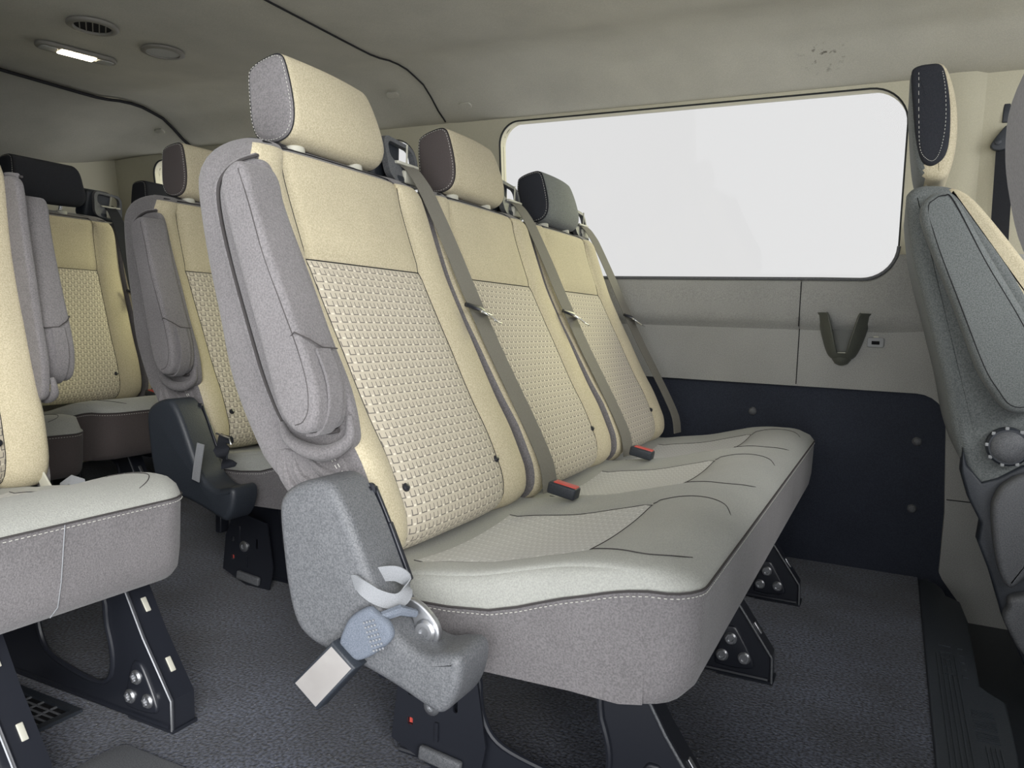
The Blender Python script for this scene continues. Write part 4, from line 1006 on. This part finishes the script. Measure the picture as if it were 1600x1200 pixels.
for (x, y, lab) in ((-.80, 1.335, 'oval plug in the ceiling, left of the roof seam above the middle headrest'), (-.55, 1.40, 'flat oval plug in the ceiling, between the roof seam and the side window'), (-1.98, 1.36, 'oval plug in the rear ceiling beside the dark roof seam')):
    z = cz_(x, y); sl = math.atan2(cz_(x, y + .01) - cz_(x, y - .01), .02)
    v_ = thing('ceiling_plug', lab, 'plug', (x, y, z), 'oval plugs in the ceiling')
    m_ = MB(); m_.prism(rrect(-.030, -.012, .030, .012, .0115, 6), .002, -.004, 0, 0, plane='XY', bev_back=.002); m_.xform(lambda p: Matrix.Rotation(sl, 3, 'X') @ Vector((p.x * .8, p.y, p.z)))
    m_.build('cap', M['head'], v_, 60)

# ------------------------------------------------------------------ wall fittings
cy = YW - .012
v_ = thing('cup_holder', 'grey moulded cup holder bracket with open front slot, on the wall below the window', 'cup holder', (.665, cy, .62))
# outer shell: half funnel with a V-slot
m_ = MB(); V = []; nz, na = 16, 40; rt = lambda q: .028 + .045 * q**.6 + .004 * (q > .97)
for side in (0, 1):
    for i in range(nz + 1):
        q = i / nz; R_ = rt(q) - side * .007; z = .132 * q
        for j in range(na + 1):
            a = math.pi * j / na; s_ = 1.0
            V.append((-R_ * math.cos(a) * 1.02, -R_ * math.sin(a) * .95, z))
def slot(i, j):
    q = (i + .5) / nz; a = math.pi * (j + .5) / na; wdt = .34 + .30 * q
    return abs(a - math.pi / 2) < wdt and q > .12
F_ = []
W1 = na + 1; O2 = (nz + 1) * W1
for i in range(nz):
    for j in range(na):
        if slot(i, j): continue
        a = i * W1 + j; F_.append((a, a + 1, a + W1 + 1, a + W1)); F_.append((a + O2, a + O2 + W1, a + O2 + W1 + 1, a + O2 + 1))
        for (di, dj, e) in ((0, 1, (a + 1, a + W1 + 1)), (0, -1, (a, a + W1)), (1, 0, (a + W1, a + W1 + 1)), (-1, 0, (a, a + 1))):
            ii, jj = i + di, j + dj
            if ii < 0 or ii >= nz or jj < 0 or jj >= na or slot(ii, jj): F_.append((e[0], e[1], e[1] + O2, e[0] + O2))
m_.add(V, F_)
m_.build('shell', M['cup'], v_, 60)
m_ = MB()
for sgn in (-1, 1):
    pts = []
    for i in range(nz + 1):
        q = i / nz
        if q < .12: continue
        wdt = .34 + .30 * q; R_ = rt(q) - .003; a = math.pi / 2 + sgn * wdt; pts.append((-R_ * math.cos(a) * 1.02, -R_ * math.sin(a) * .95, .132 * q))
    m_.tube(pts, .0032, 8)
m_.box((0, -.004, .133), (.150, .010, .005), 0, bev=.001)
m_.build('slot_rim', M['cup'], v_, 60)
m_ = MB(); m_.lathe((0, -.004, 0), (0, 0, 1), [(.006, -.020), (.018, -.014), (.025, -.004), (.0275, .006)], 24); m_.build('base', M['cup'], v_, 60)
m_ = MB(); m_.prism([(-.062, .128), (-.030, .02), (.030, .02), (.062, .128)], -.004, .0, .001, 0, bev_back=0); m_.build('recess', M['cup'], v_, 0)
m_ = MB(); m_.box((0, -.020, .014), (.022, .010, .012), 0, bev=.002); m_.build('rubber_stop', M['collar'], v_)
v_ = thing('power_outlet', 'small grey power socket plate with a hinged flap beside the cup holder', 'socket', (.7520, cy, .671))
m_ = MB(); m_.prism(rrect(-.022, -.014, .022, .014, .005, 4), -.007, 0, .002, 0, bev_back=0); m_.build('plate', M['sock'], v_, 60)
m_ = MB(); m_.prism(rrect(-.0105, -.006, .0105, .004, .001, 2), -.008, -.0065, 0, 0); m_.build('opening', M['void'], v_, 0)
m_ = MB(); m_.box((0, -.008, .016), (.014, .005, .005), 0, bev=.001); m_.build('hinge', M['collar'], v_)
for (x, z, lab) in ((.419, .443, 'round push rivet in the slate wall liner, above the bench cushion'), (.877, .393, 'round push rivet in the slate wall liner, upper one near the driver seat'), (.877, .198, 'round push rivet in the slate wall liner, lower one near the driver seat')):
    m_ = MB(); m_.lathe((0, 0, 0), (0, -1, 0), [(.013, 0), (.012, .004), (.008, .007), (.003, .008)], 20); o_ = m_.build('push_rivet', M['plastic'], None, 60); o_.location = (x, YW + .012, z); tag(o_, lab, 'rivet', 'push rivets in the wall liner')
m_ = MB()
# pillar belt
v_ = thing('pillar_seat_belt', 'black seat belt hanging on the cream pillar behind the driver seat', 'seat belt', (1.02, 1.47, .85))
o0 = Vector((1.02, 1.47, .85))
def vl(p): return Vector(p) - o0
m_ = MB(); m_.box(vl((1.022, 1.492, 1.28)), (.018, .012, .05), 0, bev=.003); m_.build('slider', M['dplastic'], v_)
m_ = MB(); m_.prism(spline([(.990, 1.195), (1.000, 1.182), (1.022, 1.182), (1.045, 1.20), (1.045, 1.225), (1.025, 1.245), (1.005, 1.222)], 4), 1.468, 1.484, .004, 0); m_.xform(lambda p: p - o0)
m_.lathe(vl((1.006, 1.468, 1.203)), (0, -1, 0), [(.008, 0), (.008, .003), (.003, .005)], 16); m_.build('guide_loop', M['dplastic'], v_, 60)
ribbon([vl((1.024, 1.476, 1.20)), vl((1.026, 1.47, 1.0)), vl((1.03, 1.465, .80)), vl((1.033, 1.465, .55))], Vector((1, -.3, 0)), .042, .002).build('webbing', M['belt_d'], v_)

# floor grille and metal plate
v_ = thing('floor_vent', 'black floor grille set in the carpet beside the left seat leg', 'vent', (-.49, -.10, 0))
P4 = [(-.62, -.086), (-.415, -.086), (-.415, -.205), (-.62, -.205)]
P4 = [(a + .49, b_ + .10) for a, b_ in P4]
m_ = MB(); inn = [(-.62 + .49 + .014, -.086 + .10 - .014), (-.415 + .49 - .014, -.086 + .10 - .014), (-.415 + .49 - .014, -.205 + .10 + .014), (-.62 + .49 + .014, -.205 + .10 + .014)]; m_.holed(P4, inn, .001, .007, plane='XY'); m_.build('frame', M['dplastic'], v_)
m_ = MB()
A, B_, C_, D_ = [Vector((a, b_, .003)) for a, b_ in inn]
for k in range(1, 7): q = k / 7; m_.tube([A.lerp(D_, q), B_.lerp(C_, q)], .0022, 5)
for k in range(1, 5): q = k / 5; m_.tube([A.lerp(B_, q), D_.lerp(C_, q)], .0022, 5)
g_ = m_.build('grille', M['plastic'], v_)
m_ = MB(); m_.prism([(p[0], p[1]) for p in inn], .0022, .0006, 0, 0, plane='XY'); m_.build('opening', M['void'], v_, 0)
m_ = MB(); m_.prism(rrect(-.27, -.30, -.10, -.118, .02, 4), .004, .0, .002, 0, plane='XY', bev_back=0); o_ = m_.build('floor_plate', M['plastic'], None); tag(o_, 'flat grey plate on the carpet at the bottom edge of the photo', 'plate')
